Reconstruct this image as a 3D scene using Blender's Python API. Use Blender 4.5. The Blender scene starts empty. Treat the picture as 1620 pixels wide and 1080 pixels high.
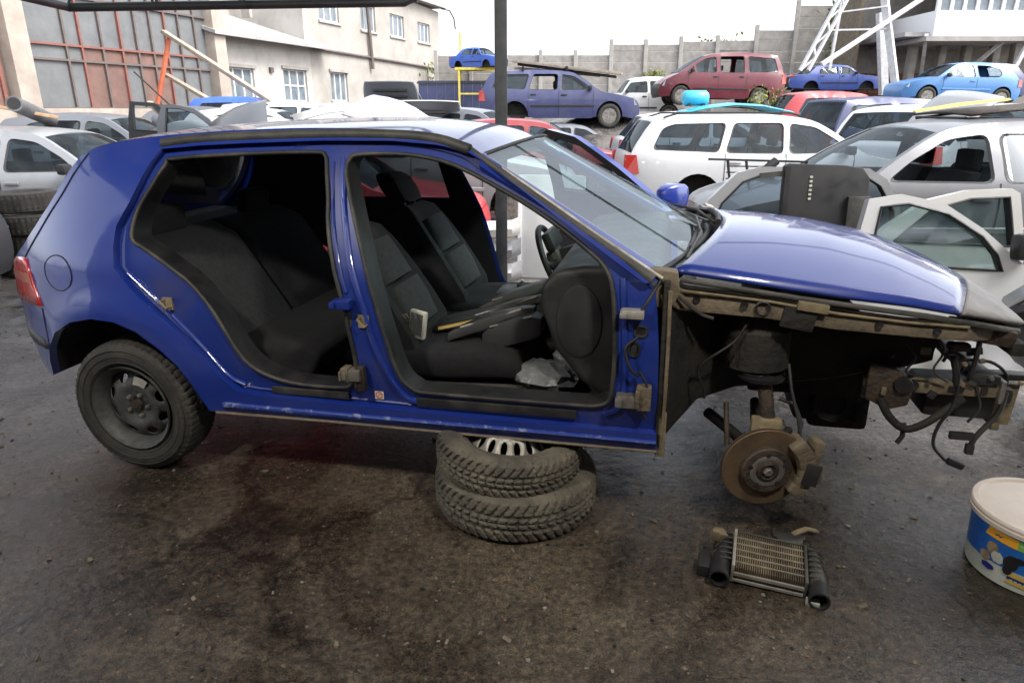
import bpy, bmesh, math, random
from math import radians as rad, pi, sin, cos, sqrt, atan2
from mathutils import Vector, Matrix, Euler
from mathutils.geometry import delaunay_2d_cdt
random.seed(7)
scene = bpy.context.scene
C = scene.collection

# ------------------------------------------------------------------ camera, sky, sun, exposure
CAM_H, CAM_T, FPX = 1.50, rad(18.7), 1080.0
cam_d = bpy.data.cameras.new('camera'); cam_d.lens = 24.0; cam_d.sensor_width = 36.0
cam_d.clip_start = 0.05; cam_d.clip_end = 900
cam = bpy.data.objects.new('camera', cam_d); C.objects.link(cam)
cam.location = (0, 0, CAM_H); cam.rotation_euler = (pi/2 - CAM_T, 0, 0)
scene.camera = cam
SUN_EL, SUN_AZ = rad(50), rad(112)      # sun high to the right, veiled by cloud
w = bpy.data.worlds.new('World'); scene.world = w; w.use_nodes = True
nt = w.node_tree; nt.nodes.clear()
sky = nt.nodes.new('ShaderNodeTexSky'); sky.sky_type = 'NISHITA'; sky.sun_disc = False
sky.sun_elevation = SUN_EL; sky.sun_rotation = SUN_AZ; sky.dust_density = 3.0; sky.air_density = 1.0; sky.ozone_density = 1.0
hs = nt.nodes.new('ShaderNodeHueSaturation'); hs.inputs['Saturation'].default_value = 0.28; hs.inputs['Value'].default_value = 1.0
bg = nt.nodes.new('ShaderNodeBackground'); bg.inputs['Strength'].default_value = 0.15
wo = nt.nodes.new('ShaderNodeOutputWorld')
nt.links.new(sky.outputs[0], hs.inputs['Color']); nt.links.new(hs.outputs[0], bg.inputs['Color']); nt.links.new(bg.outputs[0], wo.inputs['Surface'])
sd = bpy.data.lights.new('sun', 'SUN'); sd.energy = 0.9; sd.angle = rad(25); sd.color = (1.0, 0.97, 0.92)
sun = bpy.data.objects.new('sun', sd); C.objects.link(sun)
_sv = Vector((sin(SUN_AZ)*cos(SUN_EL), cos(SUN_AZ)*cos(SUN_EL), sin(SUN_EL)))
sun.rotation_euler = (-_sv).to_track_quat('-Z', 'Y').to_euler(); sun.location = _sv*60
scene.view_settings.view_transform = 'Standard'; scene.view_settings.look = 'None'
scene.view_settings.exposure = 1.75; scene.view_settings.gamma = 1.0
scene.view_settings.use_curve_mapping = False
scene.cycles.max_bounces = 6; scene.cycles.transparent_max_bounces = 10
scene.cycles.caustics_reflective = False; scene.cycles.caustics_refractive = False

# ------------------------------------------------------------------ materials
def mat(name, col, rough=0.6, metal=0.0, var=0.0, vscale=6.0, col2=None, bump=0.0, bscale=40.0, coat=0.0, spec=0.5, rvar=0.0, thr=(0.35, 0.65), emit=None):
    m = bpy.data.materials.new(name); m.use_nodes = True
    n = m.node_tree; b = n.nodes['Principled BSDF']
    b.inputs['Base Color'].default_value = (*col, 1); b.inputs['Roughness'].default_value = rough
    b.inputs['Metallic'].default_value = metal; b.inputs['Specular IOR Level'].default_value = spec
    if coat: b.inputs['Coat Weight'].default_value = coat; b.inputs['Coat Roughness'].default_value = 0.06
    if emit: b.inputs['Emission Color'].default_value = (*emit[0], 1); b.inputs['Emission Strength'].default_value = emit[1]
    if col2 is None and var: col2 = tuple(c*(1-var) for c in col)
    if col2 is not None or bump or rvar:
        tc = n.nodes.new('ShaderNodeTexCoord')
        nz = n.nodes.new('ShaderNodeTexNoise'); nz.inputs['Scale'].default_value = vscale; nz.inputs['Detail'].default_value = 8; nz.inputs['Roughness'].default_value = 0.65
        n.links.new(tc.outputs['Object'], nz.inputs['Vector'])
        rp = n.nodes.new('ShaderNodeValToRGB'); rp.color_ramp.elements[0].position = thr[0]; rp.color_ramp.elements[1].position = thr[1]
        rp.color_ramp.elements[0].color = (*col, 1); rp.color_ramp.elements[1].color = (*(col2 or col), 1)
        n.links.new(nz.outputs['Fac'], rp.inputs['Fac']); n.links.new(rp.outputs['Color'], b.inputs['Base Color'])
        if rvar:
            mr = n.nodes.new('ShaderNodeMapRange'); mr.inputs['From Min'].default_value = thr[0]; mr.inputs['From Max'].default_value = thr[1]
            mr.inputs['To Min'].default_value = rough; mr.inputs['To Max'].default_value = rough+rvar
            n.links.new(nz.outputs['Fac'], mr.inputs['Value']); n.links.new(mr.outputs[0], b.inputs['Roughness'])
        if bump:
            n2 = n.nodes.new('ShaderNodeTexNoise'); n2.inputs['Scale'].default_value = bscale; n2.inputs['Detail'].default_value = 6
            n.links.new(tc.outputs['Object'], n2.inputs['Vector'])
            bp = n.nodes.new('ShaderNodeBump'); bp.inputs['Strength'].default_value = bump; bp.inputs['Distance'].default_value = 0.02
            n.links.new(n2.outputs['Fac'], bp.inputs['Height']); n.links.new(bp.outputs[0], b.inputs['Normal'])
    return m
def glass_mat(name, tint, gloss=0.12, rough=0.02, dirt=0.0, fk=1.0):
    m = bpy.data.materials.new(name); m.use_nodes = True
    n = m.node_tree; n.nodes.clear()
    out = n.nodes.new('ShaderNodeOutputMaterial'); tr = n.nodes.new('ShaderNodeBsdfTransparent'); tr.inputs[0].default_value = (*tint, 1)
    gl = n.nodes.new('ShaderNodeBsdfGlossy'); gl.inputs['Roughness'].default_value = rough; gl.inputs['Color'].default_value = (.9, .95, 1, 1)
    fr = n.nodes.new('ShaderNodeFresnel'); fr.inputs['IOR'].default_value = 1.5
    ad = n.nodes.new('ShaderNodeMath'); ad.operation = 'ADD'; ad.inputs[1].default_value = gloss; ad.use_clamp = True
    mx = n.nodes.new('ShaderNodeMixShader')
    hf = n.nodes.new('ShaderNodeMath'); hf.operation = 'MULTIPLY'; hf.inputs[1].default_value = fk; n.links.new(fr.outputs[0], hf.inputs[0]); n.links.new(hf.outputs[0], ad.inputs[0]); n.links.new(ad.outputs[0], mx.inputs[0]); n.links.new(tr.outputs[0], mx.inputs[1]); n.links.new(gl.outputs[0], mx.inputs[2])
    last = mx
    if dirt:
        df = n.nodes.new('ShaderNodeBsdfDiffuse'); df.inputs[0].default_value = (.34, .40, .385, 1)
        tc = n.nodes.new('ShaderNodeTexCoord'); nz = n.nodes.new('ShaderNodeTexNoise'); nz.inputs['Scale'].default_value = 5; nz.inputs['Detail'].default_value = 9
        n.links.new(tc.outputs['Object'], nz.inputs['Vector'])
        mp = n.nodes.new('ShaderNodeMapRange'); mp.inputs['From Min'].default_value = .4; mp.inputs['From Max'].default_value = .75; mp.inputs['To Max'].default_value = dirt
        n.links.new(nz.outputs['Fac'], mp.inputs['Value'])
        m2 = n.nodes.new('ShaderNodeMixShader'); n.links.new(mp.outputs[0], m2.inputs[0]); n.links.new(mx.outputs[0], m2.inputs[1]); n.links.new(df.outputs[0], m2.inputs[2]); last = m2
    n.links.new(last.outputs[0], out.inputs['Surface'])
    return m
def paint(name, col, rough=0.38, dirt=0.35, metal=0.0, coat=.35):
    d = tuple(c*(1-dirt) + x*dirt for c, x in zip(col, (.16, .15, .13)))
    return mat(name, col, rough, metal, vscale=3.0, col2=d, coat=coat, rvar=0.2, thr=(.42, .8))

M = {}
M['hero'] = paint('blue_paint', (.008, .030, .245), .34, .12, coat=.95)
M['hero_in'] = mat('blue_jamb_paint', (.008, .026, .19), .42, vscale=4, col2=(.045, .045, .10), coat=.3, thr=(.5, .8), rvar=.2)
M['scuff'] = mat('scuffed_blue_paint', (.012, .034, .22), .5, vscale=34, col2=(.26, .28, .36), thr=(.54, .70), rvar=.2)
M['primer'] = mat('grey_primer', (.30, .29, .28), .6, vscale=9, col2=(.2, .19, .18), bump=.1)
M['rust'] = mat('dirty_primer_steel', (.19, .15, .10), .72, vscale=7, col2=(.07, .055, .038), bump=.3, bscale=60, thr=(.35, .7))
M['rustdark'] = mat('dark_rusty_metal', (.075, .052, .036), .65, .3, vscale=9, col2=(.02, .017, .015), bump=.4, bscale=70)
M['black'] = mat('black_plastic', (.010, .010, .012), .45, vscale=9, col2=(.020, .020, .020), rvar=.25)
M['blackdust'] = mat('dusty_black_plastic', (.022, .023, .022), .6, vscale=6, col2=(.075, .07, .06), bump=.15)
M['seal'] = mat('dusty_rubber_seal', (.016, .016, .016), .6, vscale=5, col2=(.075, .068, .055), thr=(.45, .7))
M['under'] = mat('underbody_coating', (.008, .0075, .007), .8, vscale=6, col2=(.022, .018, .014), bump=.5, bscale=30)
M['rubber'] = mat('tyre_rubber', (.018, .018, .0175), .75, vscale=8, col2=(.052, .047, .040), bump=.25, bscale=60)
M['muddy'] = mat('muddy_tyre_rubber', (.15, .132, .10), .85, vscale=7, col2=(.055, .05, .042), bump=.4, bscale=60)
M['fabric'] = mat('grey_seat_fabric', (.022, .024, .026), .95, vscale=40, col2=(.036, .038, .04), bump=.2, bscale=300)
M['fabdark'] = mat('black_seat_fabric', (.007, .0075, .009), .95, vscale=30, col2=(.013, .013, .015), bump=.2, bscale=300)
M['steel'] = mat('worn_steel', (.32, .31, .29), .45, .7, vscale=12, col2=(.13, .11, .09), rvar=.2)
M['alu'] = mat('dull_aluminium', (.50, .48, .44), .5, .6, vscale=14, col2=(.28, .26, .22), rvar=.2)
M['disc'] = mat('rusty_brake_disc', (.17, .115, .07), .55, .5, vscale=14, col2=(.09, .062, .042), bump=.15, bscale=90)
M['tan'] = mat('dusty_tan_metal', (.25, .20, .12), .75, vscale=12, col2=(.10, .08, .05), bump=.2)
M['rimblack'] = mat('black_steel_rim', (.018, .018, .018), .5, .2, vscale=10, col2=(.05, .045, .04), rvar=.2)
M['white'] = paint('white_paint', (.56, .565, .57), .35, .15)
M['white2'] = paint('off_white_paint', (.50, .495, .475), .4, .25)
M['silver'] = paint('silver_paint', (.15, .153, .165), .38, .2, .25)
M['silver2'] = paint('pale_silver_paint', (.34, .345, .355), .36, .15, .4)
M['grey'] = paint('grey_paint', (.17, .18, .20), .38, .2, .3)
M['darkgrey'] = paint('dark_grey_paint', (.06, .065, .075), .4, .2)
M['navy'] = paint('faded_navy_paint', (.045, .052, .14), .42, .25)
M['dblue'] = paint('dark_blue_paint', (.035, .045, .13), .4, .2)
M['dacia'] = paint('mid_blue_paint', (.04, .08, .32), .42, .15)
M['sky'] = paint('light_blue_paint', (.07, .22, .50), .36, .15)
M['vblue'] = paint('bright_blue_paint', (.05, .13, .55), .4, .1)
M['burg'] = paint('burgundy_paint', (.13, .012, .026), .38, .15)
M['red'] = paint('red_paint', (.42, .03, .04), .4, .2)
M['pink'] = paint('faded_red_paint', (.26, .035, .04), .45, .2)
M['cyan'] = paint('cyan_paint', (.05, .42, .60), .4, .1)
M['glass'] = glass_mat('car_glass', (.34, .41, .45), .02, .03, .06, .3)
M['glassdirty'] = glass_mat('dirty_car_glass', (.38, .50, .50), .05, .08, .22)
M['glasshero'] = glass_mat('tinted_windscreen_glass', (.66, .80, .76), .0, .012, .12, .2)
M['glassdark'] = glass_mat('smoked_rear_glass', (.10, .12, .13), .03, .03, .04)
M['lampred'] = mat('red_lamp_lens', (.50, .03, .02), .2, coat=.6)
M['lampamber'] = mat('amber_lamp_lens', (.85, .30, .03), .25, coat=.6)
M['lampclear'] = mat('clear_lamp_lens', (.55, .57, .6), .15, .3, coat=.6)
M['plaster'] = mat('stained_plaster', (.48, .46, .43), .9, vscale=.9, col2=(.33, .31, .285), bump=.15, thr=(.4, .75))
M['plaster2'] = mat('grey_plaster', (.39, .365, .335), .9, vscale=.9, col2=(.28, .255, .23), bump=.15, thr=(.4, .75))
M['concrete'] = mat('concrete', (.37, .35, .325), .9, vscale=3, col2=(.26, .24, .22), bump=.2)
M['concretew'] = mat('pale_concrete', (.42, .40, .375), .9, vscale=3, col2=(.32, .30, .28), bump=.2)
M['pillar'] = mat('painted_concrete_pillar', (.42, .37, .32), .9, vscale=2, col2=(.32, .27, .23))
M['pane'] = mat('dusty_window_pane', (.17, .175, .18), .35, vscale=2.0, col2=(.125, .13, .135), rvar=.3)
M['redpane'] = mat('rust_red_sheet', (.20, .115, .095), .7, vscale=3, col2=(.14, .085, .072))
M['mullred'] = mat('red_oxide_steel', (.26, .10, .08), .7, vscale=8, col2=(.18, .08, .065))
M['mull'] = mat('brown_steel_frame', (.15, .12, .11), .7, var=.3)
M['winglass'] = mat('building_window_glass', (.12, .15, .18), .12, vscale=2, col2=(.22, .25, .27))
M['pvc'] = mat('white_window_frame', (.75, .76, .78), .5)
M['roofsheet'] = mat('weathered_roof_sheet', (.42, .41, .40), .7, vscale=3, col2=(.30, .28, .27))
M['wood'] = mat('weathered_timber', (.42, .36, .29), .85, vscale=8, col2=(.27, .22, .17), bump=.3)
M['woodtan'] = mat('tan_timber', (.46, .31, .18), .8, vscale=8, col2=(.32, .2, .11), bump=.3)
M['post'] = mat('dark_painted_steel', (.022, .026, .03), .5, vscale=8, col2=(.05, .05, .05))
M['galv'] = mat('white_painted_steel', (.66, .66, .68), .55, vscale=6, col2=(.48, .47, .46))
M['orange'] = mat('orange_red_steel', (.52, .13, .06), .6, var=.3)
M['yellow'] = mat('yellow_paint_steel', (.75, .60, .10), .55, var=.3)
M['pipe'] = mat('grey_pipe', (.15, .15, .155), .7, var=.4)
M['leaf'] = mat('leaf_green', (.075, .13, .03), .7, vscale=2, col2=(.12, .15, .03))
M['leafy'] = mat('leaf_yellow_green', (.16, .20, .04), .7, vscale=2, col2=(.20, .20, .06))
M['bark'] = mat('bark', (.10, .075, .05), .9, var=.4)
M['brick'] = mat('old_brick', (.30, .13, .085), .9, vscale=6, col2=(.22, .11, .08), bump=.3)
M['corr'] = mat('corrugated_roof_underside', (.30, .30, .30), .7, var=.3)
M['bag'] = mat('grey_plastic_bag', (.20, .21, .215), .3, vscale=14, col2=(.10, .105, .11), bump=.5, bscale=18)
M['paper'] = mat('paper_pages', (.68, .50, .16), .8, var=.2)
M['mirror'] = mat('mirror_glass', (.55, .60, .58), .05, .8)
M['cream'] = mat('cream_plastic', (.62, .60, .50), .5, var=.2)
M['lid'] = mat('dusty_white_plastic_lid', (.60, .53, .47), .5, vscale=6, col2=(.50, .43, .37), bump=.05)
M['pblue'] = mat('label_blue', (.012, .07, .33), .35, vscale=5, col2=(.02, .16, .48))
M['porange'] = mat('label_orange', (.75, .36, .03), .4)
M['pgreen'] = mat('label_green', (.18, .42, .07), .4)
M['pteal'] = mat('label_teal', (.04, .36, .30), .4)
M['pwhite'] = mat('label_white', (.52, .54, .48), .4, vscale=14, col2=(.36, .40, .36))
M['pbrown'] = mat('label_brown', (.17, .11, .06), .4, vscale=30, col2=(.34, .27, .19))
M['pblack'] = mat('label_black', (.012, .012, .012), .4)
M['pgold'] = mat('label_gold', (.55, .38, .07), .4)
M['pnavy'] = mat('label_navy', (.02, .02, .17), .4)
M['teal'] = mat('teal_lettering', (.05, .45, .45), .5)

# ------------------------------------------------------------------ mesh helpers
def link(name, me, parent=None, m=None, smooth=None):
    o = bpy.data.objects.new(name, me); C.objects.link(o)
    if m is not None and not me.materials: me.materials.append(M[m] if isinstance(m, str) else m)
    if parent is not None: o.parent = parent
    if smooth:
        me.shade_smooth()
        me.set_sharp_from_angle(angle=rad(smooth))
    return o
def raw(name, vs, fs, m, parent=None, smooth=None, fix=False):
    me = bpy.data.meshes.new(name); me.from_pydata([tuple(v) for v in vs], [], [tuple(f) for f in fs])
    if fix:
        bm = bmesh.new(); bm.from_mesh(me); bmesh.ops.remove_doubles(bm, verts=bm.verts, dist=1e-5); bmesh.ops.recalc_face_normals(bm, faces=bm.faces); bm.to_mesh(me); bm.free()
    me.update()
    return link(name, me, parent, m, smooth)
class MB:
    def __init__(s): s.v = []; s.f = []
    def add(s, vs, fs):
        b = len(s.v); s.v += [Vector(v) for v in vs]; s.f += [tuple(i+b for i in f) for f in fs]; return s
    def box(s, c, d, rot=None):
        c = Vector(c); R = Euler(rot).to_matrix() if rot else Matrix.Identity(3)
        p = [c + R @ Vector((x*d[0]/2, y*d[1]/2, z*d[2]/2)) for x in (-1, 1) for y in (-1, 1) for z in (-1, 1)]
        return s.add(p, [(0, 1, 3, 2), (4, 6, 7, 5), (0, 4, 5, 1), (2, 3, 7, 6), (0, 2, 6, 4), (1, 5, 7, 3)])
    def beam(s, a, b, wd, ht=None, up=(0, 0, 1)):
        a, b = Vector(a), Vector(b); ht = ht or wd; d = (b-a).normalized(); u = Vector(up)
        if abs(d.dot(u)) > .98: u = Vector((1, 0, 0))
        r = d.cross(u).normalized(); t = r.cross(d)
        p = [e + r*sx*wd/2 + t*sz*ht/2 for e in (a, b) for sx, sz in ((-1, -1), (1, -1), (1, 1), (-1, 1))]
        return s.add(p, [(0, 1, 2, 3), (7, 6, 5, 4), (0, 4, 5, 1), (1, 5, 6, 2), (2, 6, 7, 3), (3, 7, 4, 0)])
    def tube(s, pts, r, n=8, cap=True, closed=False):
        pts = [Vector(p) for p in pts]; k = len(pts); rs = r if isinstance(r, (list, tuple)) else [r]*k
        rings = []; up = None
        for i in range(k):
            a = pts[(i-1) % k] if (i > 0 or closed) else pts[i]; b = pts[(i+1) % k] if (i < k-1 or closed) else pts[i]
            d = (b-a).normalized() if (b-a).length > 1e-9 else Vector((0, 0, 1))
            if up is None:
                up = d.orthogonal().normalized()
            up = (up - d*up.dot(d)); up = up.normalized() if up.length > 1e-6 else d.orthogonal().normalized()
            q = d.cross(up)
            rings.append([pts[i] + (up*cos(2*pi*j/n) + q*sin(2*pi*j/n))*rs[i] for j in range(n)])
        return s.loft(rings, cap=cap and not closed, closed=closed)
    def loft(s, rings, cap=True, closed=False):
        b = len(s.v); n = len(rings[0]); k = len(rings)
        for r in rings: s.v += [Vector(p) for p in r]
        for i in range(k if closed else k-1):
            for j in range(n):
                s.f.append((b+i*n+j, b+i*n+(j+1) % n, b+((i+1) % k)*n+(j+1) % n, b+((i+1) % k)*n+j))
        if cap:
            s.f.append(tuple(b+j for j in range(n))[::-1]); s.f.append(tuple(b+(k-1)*n+j for j in range(n)))
        return s
    def lathe(s, prof, axis='Y', n=32, org=(0, 0, 0), closed=False):
        o = Vector(org); rings = []
        for h, r in prof:
            ring = []
            for j in range(n):
                a = 2*pi*j/n
                p = (r*cos(a), h, r*sin(a)) if axis == 'Y' else (r*cos(a), r*sin(a), h) if axis == 'Z' else (h, r*cos(a), r*sin(a))
                ring.append(o+Vector(p))
            rings.append(ring)
        return s.loft(rings, cap=not closed, closed=closed)
    def prism(s, poly, axis, a, b):
        def P(p, h): return (p[0], h, p[1]) if axis == 'Y' else (p[0], p[1], h) if axis == 'Z' else (h, p[0], p[1])
        n = len(poly); base = len(s.v)
        s.v += [Vector(P(p, a)) for p in poly] + [Vector(P(p, b)) for p in poly]
        s.f.append(tuple(base+i for i in range(n))[::-1]); s.f.append(tuple(base+n+i for i in range(n)))
        for i in range(n): s.f.append((base+i, base+(i+1) % n, base+n+(i+1) % n, base+n+i))
        return s
    def build(s, name, m, parent=None, smooth=None, bevel=0, seg=2):
        me = bpy.data.meshes.new(name)
        bm = bmesh.new(); vs = [bm.verts.new(v) for v in s.v]
        for f in s.f:
            try: bm.faces.new([vs[i] for i in f])
            except ValueError: pass
        bmesh.ops.recalc_face_normals(bm, faces=bm.faces)
        if bevel: 
            es = [e for e in bm.edges if len(e.link_faces) == 2 and e.calc_face_angle(0) > .5]
            bmesh.ops.bevel(bm, geom=es, offset=bevel, segments=seg, affect='EDGES', profile=.6, clamp_overlap=True)
        bm.to_mesh(me); bm.free()
        return link(name, me, parent, m, smooth or (40 if bevel else None))
def empty(name, loc=(0, 0, 0), rot=(0, 0, 0)):
    o = bpy.data.objects.new(name, None); C.objects.link(o); o.location = loc; o.rotation_euler = rot; o.empty_display_size = .2
    return o
def tag(o, label, cat, group=None):
    o['label'] = label; o['category'] = cat
    if group: o['group'] = group
    return o
def struct(o): o['kind'] = 'structure'; return o
def stuff(o): o['kind'] = 'stuff'; return o
def at(px, py, Y):
    x = (px-810)/FPX; y = (py-540)/FPX; c, s = cos(CAM_T), sin(CAM_T)
    d = Vector((x, c-y*s, -s-y*c)); return Vector((0, 0, CAM_H)) + d*(Y/d.y)
def dens(poly, sp, closed=True):
    out = []; n = len(poly)
    for i in range(n if closed else n-1):
        a = Vector(poly[i]); b = Vector(poly[(i+1) % n]); k = max(1, int((b-a).length/sp+.5))
        for j in range(k): out.append(a + (b-a)*j/k)
    if not closed: out.append(Vector(poly[-1]))
    return out
def inside(p, poly):
    x, y = p; r = False; j = len(poly)-1
    for i in range(len(poly)):
        xi, yi = poly[i][0], poly[i][1]; xj, yj = poly[j][0], poly[j][1]
        if (yi > y) != (yj > y) and x < (xj-xi)*(y-yi)/(yj-yi)+xi: r = not r
        j = i
    return r
def cr(pts, k=5, closed=False):
    """Catmull-Rom smoothing of a 2D/3D polyline"""
    P = [Vector(p) for p in pts]; n = len(P); out = []
    for i in range(n if closed else n-1):
        p1, p2 = P[i], P[(i+1) % n]
        p0 = P[(i-1) % n] if (closed or i > 0) else p1*2-p2
        p3 = P[(i+2) % n] if (closed or i < n-2) else p2*2-p1
        for j in range(k):
            t = j/k
            out.append(.5*((2*p1)+(p2-p0)*t+(2*p0-5*p1+4*p2-p3)*t*t+(3*p1-p0-3*p2+p3)*t**3))
    if not closed: out.append(P[-1])
    return out
def rpoly(poly, r=.06, k=3):
    P = [Vector(p) for p in poly]; n = len(P); out = []
    for i in range(n):
        a, b, c = P[i-1], P[i], P[(i+1) % n]; ra = min(r, .4*(a-b).length); rc = min(r, .4*(c-b).length)
        p, q = b+(a-b).normalized()*ra, b+(c-b).normalized()*rc
        for j in range(k+1): t = j/k; out.append(p*(1-t)**2+b*2*t*(1-t)+q*t*t)
    return out
def sheet2d(outer, holes, sp, extra=()):
    """triangulate a polygon with holes -> verts2d, tris (interior filled with a grid)"""
    loops = [dens(outer, sp)] + [dens(h, sp) for h in holes]
    vs = []; es = []
    for L in loops:
        b = len(vs); vs += [Vector((p[0], p[1])) for p in L]; es += [(b+i, b+(i+1) % len(L)) for i in range(len(L))]
    xs = [p.x for p in vs]; ys = [p.y for p in vs]
    x = min(xs)+sp*.5; row = 0
    bnd = list(vs)
    while x < max(xs):
        y = min(ys)+sp*(.5 if row % 2 else .25)
        while y < max(ys):
            if inside((x, y), loops[0]) and not any(inside((x, y), h) for h in loops[1:]):
                if all(abs(q.x-x)+abs(q.y-y) > sp*.55 for q in bnd): vs.append(Vector((x, y)))
            y += sp
        x += sp; row += 1
    for e in extra: vs.append(Vector(e))
    ov, oe, of, *_ = delaunay_2d_cdt(vs, es, [], 0, 1e-6)
    tris = []
    for f in of:
        c = sum((ov[i] for i in f), Vector((0, 0)))/len(f)
        if inside(c, loops[0]) and not any(inside(c, h) for h in loops[1:]): tris.append(tuple(f))
    return ov, tris, loops
def strip(pts, wfun, n=14, bulge=0.03, ends=None):
    """panel across the car along a side profile (x,z): half width wfun(x,z), crowned outwards"""
    P = [Vector((p[0], p[1])) for p in pts]; vs = []; fs = []
    for i, p in enumerate(P):
        d = (P[min(i+1, len(P)-1)]-P[max(i-1, 0)]).normalized(); nx, nz = d.y, -d.x          # outward when the path runs front to rear over the top
        wd = wfun(p.x, p.y); b = bulge(p.x, p.y) if callable(bulge) else bulge
        for j in range(n+1):
            t = -1+2*j/n; k = b*(1-abs(t)**2.2)
            vs.append((p.x+nx*k, wd*t, p.y+nz*k))
    for i in range(len(P)-1):
        for j in range(n):
            a = i*(n+1)+j; fs.append((a, a+1, a+n+2, a+n+1))
    return vs, fs
def interp(x, X, Y):
    if x <= X[0]: return Y[0]
    for i in range(1, len(X)):
        if x <= X[i]: return Y[i-1]+(Y[i]-Y[i-1])*(x-X[i-1])/(X[i]-X[i-1])
    return Y[-1]

# ------------------------------------------------------------------ wheels and tyres
def tyre_mesh(R, wd, rim, n=40, tread=0, nt=14, sweep=1.3, worn=0.0):
    mb = MB(); prof = [(-.38, rim), (-.47, rim+(R-rim)*.12), (-.52, rim+(R-rim)*.45), (-.50, rim+(R-rim)*.72), (-.455, R*.975)]
    for i in range(nt+1): prof.append((-.43+.86*i/nt, R))
    prof += [(.455, R*.975), (.50, rim+(R-rim)*.72), (.52, rim+(R-rim)*.45), (.47, rim+(R-rim)*.12), (.38, rim), (.36, rim-.012), (-.36, rim-.012)]
    rings = []
    for j in range(n):
        a = 2*pi*j/n; ring = []
        for h, r in prof:
            if tread and r >= R*.97:
                s = h/.45; ph = (a*tread/(2*pi)+sweep*abs(s)) % 1.0
                dep = .009*(1-worn) if ph < .26 else 0
                if abs(abs(s)-.34) < .07 or abs(s) < .05: dep = .008*(1-worn)
                r = r - .010*abs(s)**3 - dep
            elif r >= R*.97: r = r - .010*abs(h/.45)**3
            ring.append((r*cos(a), h*wd, r*sin(a)))
        rings.append(ring)
    mb.loft(rings, cap=False, closed=True)
    return mb
def rim_parts(parent, r, off, m, n=32, holes=0, mh=None, lugs=True, dome=1.0):
    """steel wheel: barrel + dished disc with holes, facing -Y"""
    b = MB(); b.lathe([(-.075, r*.985), (-.082, r*1.03), (-.07, r*1.03), (-.06, r*.93), (.0, r*.86), (.06, r*.93), (.075, r*1.0), (.07, r*.96), (.0, r*.83), (-.055, r*.90)], 'Y', n, closed=True)
    barrel = b.build('rim', m, parent, smooth=35); barrel.location.y = off
    outer = [(r*.93*cos(2*pi*i/32), r*.93*sin(2*pi*i/32)) for i in range(32)]
    hs = []
    for k in range(holes):
        a = 2*pi*k/holes; c = Vector((cos(a), sin(a)))*r*.70; t = Vector((-sin(a), cos(a))); hw = min(.026, r*.70*pi/holes*.52)
        hs.append([c + t*hw*cos(q*pi/5)+c.normalized()*r*.10*sin(q*pi/5) for q in range(10)])
    hs.append([(r*.16*cos(-i*pi/6), r*.16*sin(-i*pi/6)) for i in range(12)])
    ov, tr, loops = sheet2d(outer, hs, r*.11)
    X = [0, r*.16, r*.33, r*.40, r*.55, r*.62, r*.80, r*.93]; D = [-.030, -.030, -.026, -.040, -.046, -.040, -.022, .004]
    vs = [(p.x, interp(p.length, X, D)*dome, p.y) for p in ov]
    d = raw('wheel_disc', vs, tr, m, barrel, smooth=50)
    sol = d.modifiers.new('thick', 'SOLIDIFY'); sol.thickness = .005; sol.offset = 0
    if lugs:
        for k in range(5):
            a = 2*pi*k/5+.3; x, z = r*.27*cos(a), r*.27*sin(a)
            l = MB().lathe([(-.046, .001), (-.044, .009), (-.028, .010)], 'Y', 6, (x, 0, z)).build('lug_bolt', 'steel', barrel)
    return barrel
LOWTYRE = None; LOWRIM = None
def low_wheel(parent, x, y, z, R, side, m='steel', turn=0):
    global LOWTYRE, LOWRIM
    if LOWTYRE is None:
        t = tyre_mesh(.31, .19, .195, 30, 0, 4); o = t.build('tyre', 'rubber', None, smooth=40); LOWTYRE = o.data; bpy.data.objects.remove(o)
        b = MB(); b.lathe([(-.09, .197), (-.085, .185), (-.05, .17), (-.045, .145), (-.06, .11), (-.065, .06), (-.075, .045), (-.078, .001)], 'Y', 24); o = b.build('rim', 'steel', None, smooth=35); LOWRIM = o.data; bpy.data.objects.remove(o)
    wr = bpy.data.objects.new('wheel', LOWTYRE); C.objects.link(wr); wr.parent = parent; wr.location = (x, y, z); k = R/.31; wr.scale = (k, 1 if side < 0 else -1, k); wr.rotation_euler = (0, 0, turn)
    rm = bpy.data.objects.new('rim', LOWRIM); C.objects.link(rm); rm.parent = wr
    if m != 'steel':
        me = LOWRIM.copy(); me.materials.clear(); me.materials.append(M[m]); rm.data = me
    return wr

# ------------------------------------------------------------------ generic car builder for the yard
TM = {}
TM['hatch'] = dict(H=1.43, hw=.83, prof=[(1.98, .22), (2.04, .34), (2.05, .48), (2.0, .64), (1.88, .74), (1.5, .84), (1.02, .93), (.70, 1.14), (.36, 1.34), (.1, 1.40), (-.3, 1.43), (-.8, 1.425), (-1.3, 1.37), (-1.42, 1.33), (-1.62, 1.10), (-1.76, .93), (-1.86, .86), (-1.9, .66), (-1.93, .5), (-1.9, .3), (-1.8, .24)],
    seg=dict(hood=(4, 6), ws=(6, 8), roof=(8, 13), rw=(13, 15)), ax=(1.27, -1.24), R=.31,
    win=[[(.80, .96), (.60, 1.12), (.30, 1.29), (-.02, 1.335), (-.05, .945)], [(-.13, .945), (-.10, 1.335), (-.62, 1.335), (-.98, 1.29), (-1.22, 1.02), (-1.12, .955)]], seam=[(.82, .3), (-.09, .3), (-.92, .36)], handle=[(.05, .82), (-.78, .84)], mirror=(.72, .97))
TM['hatch3'] = dict(TM['hatch'], win=[[(.80, .96), (.60, 1.12), (.30, 1.29), (-.20, 1.34), (-.26, .95)], [(-.36, .95), (-.30, 1.335), (-.72, 1.325), (-1.10, 1.22), (-1.15, 1.05), (-1.05, .965)]], seam=[(.82, .3), (-.31, .3)], handle=[(-.16, .82)])
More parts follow.
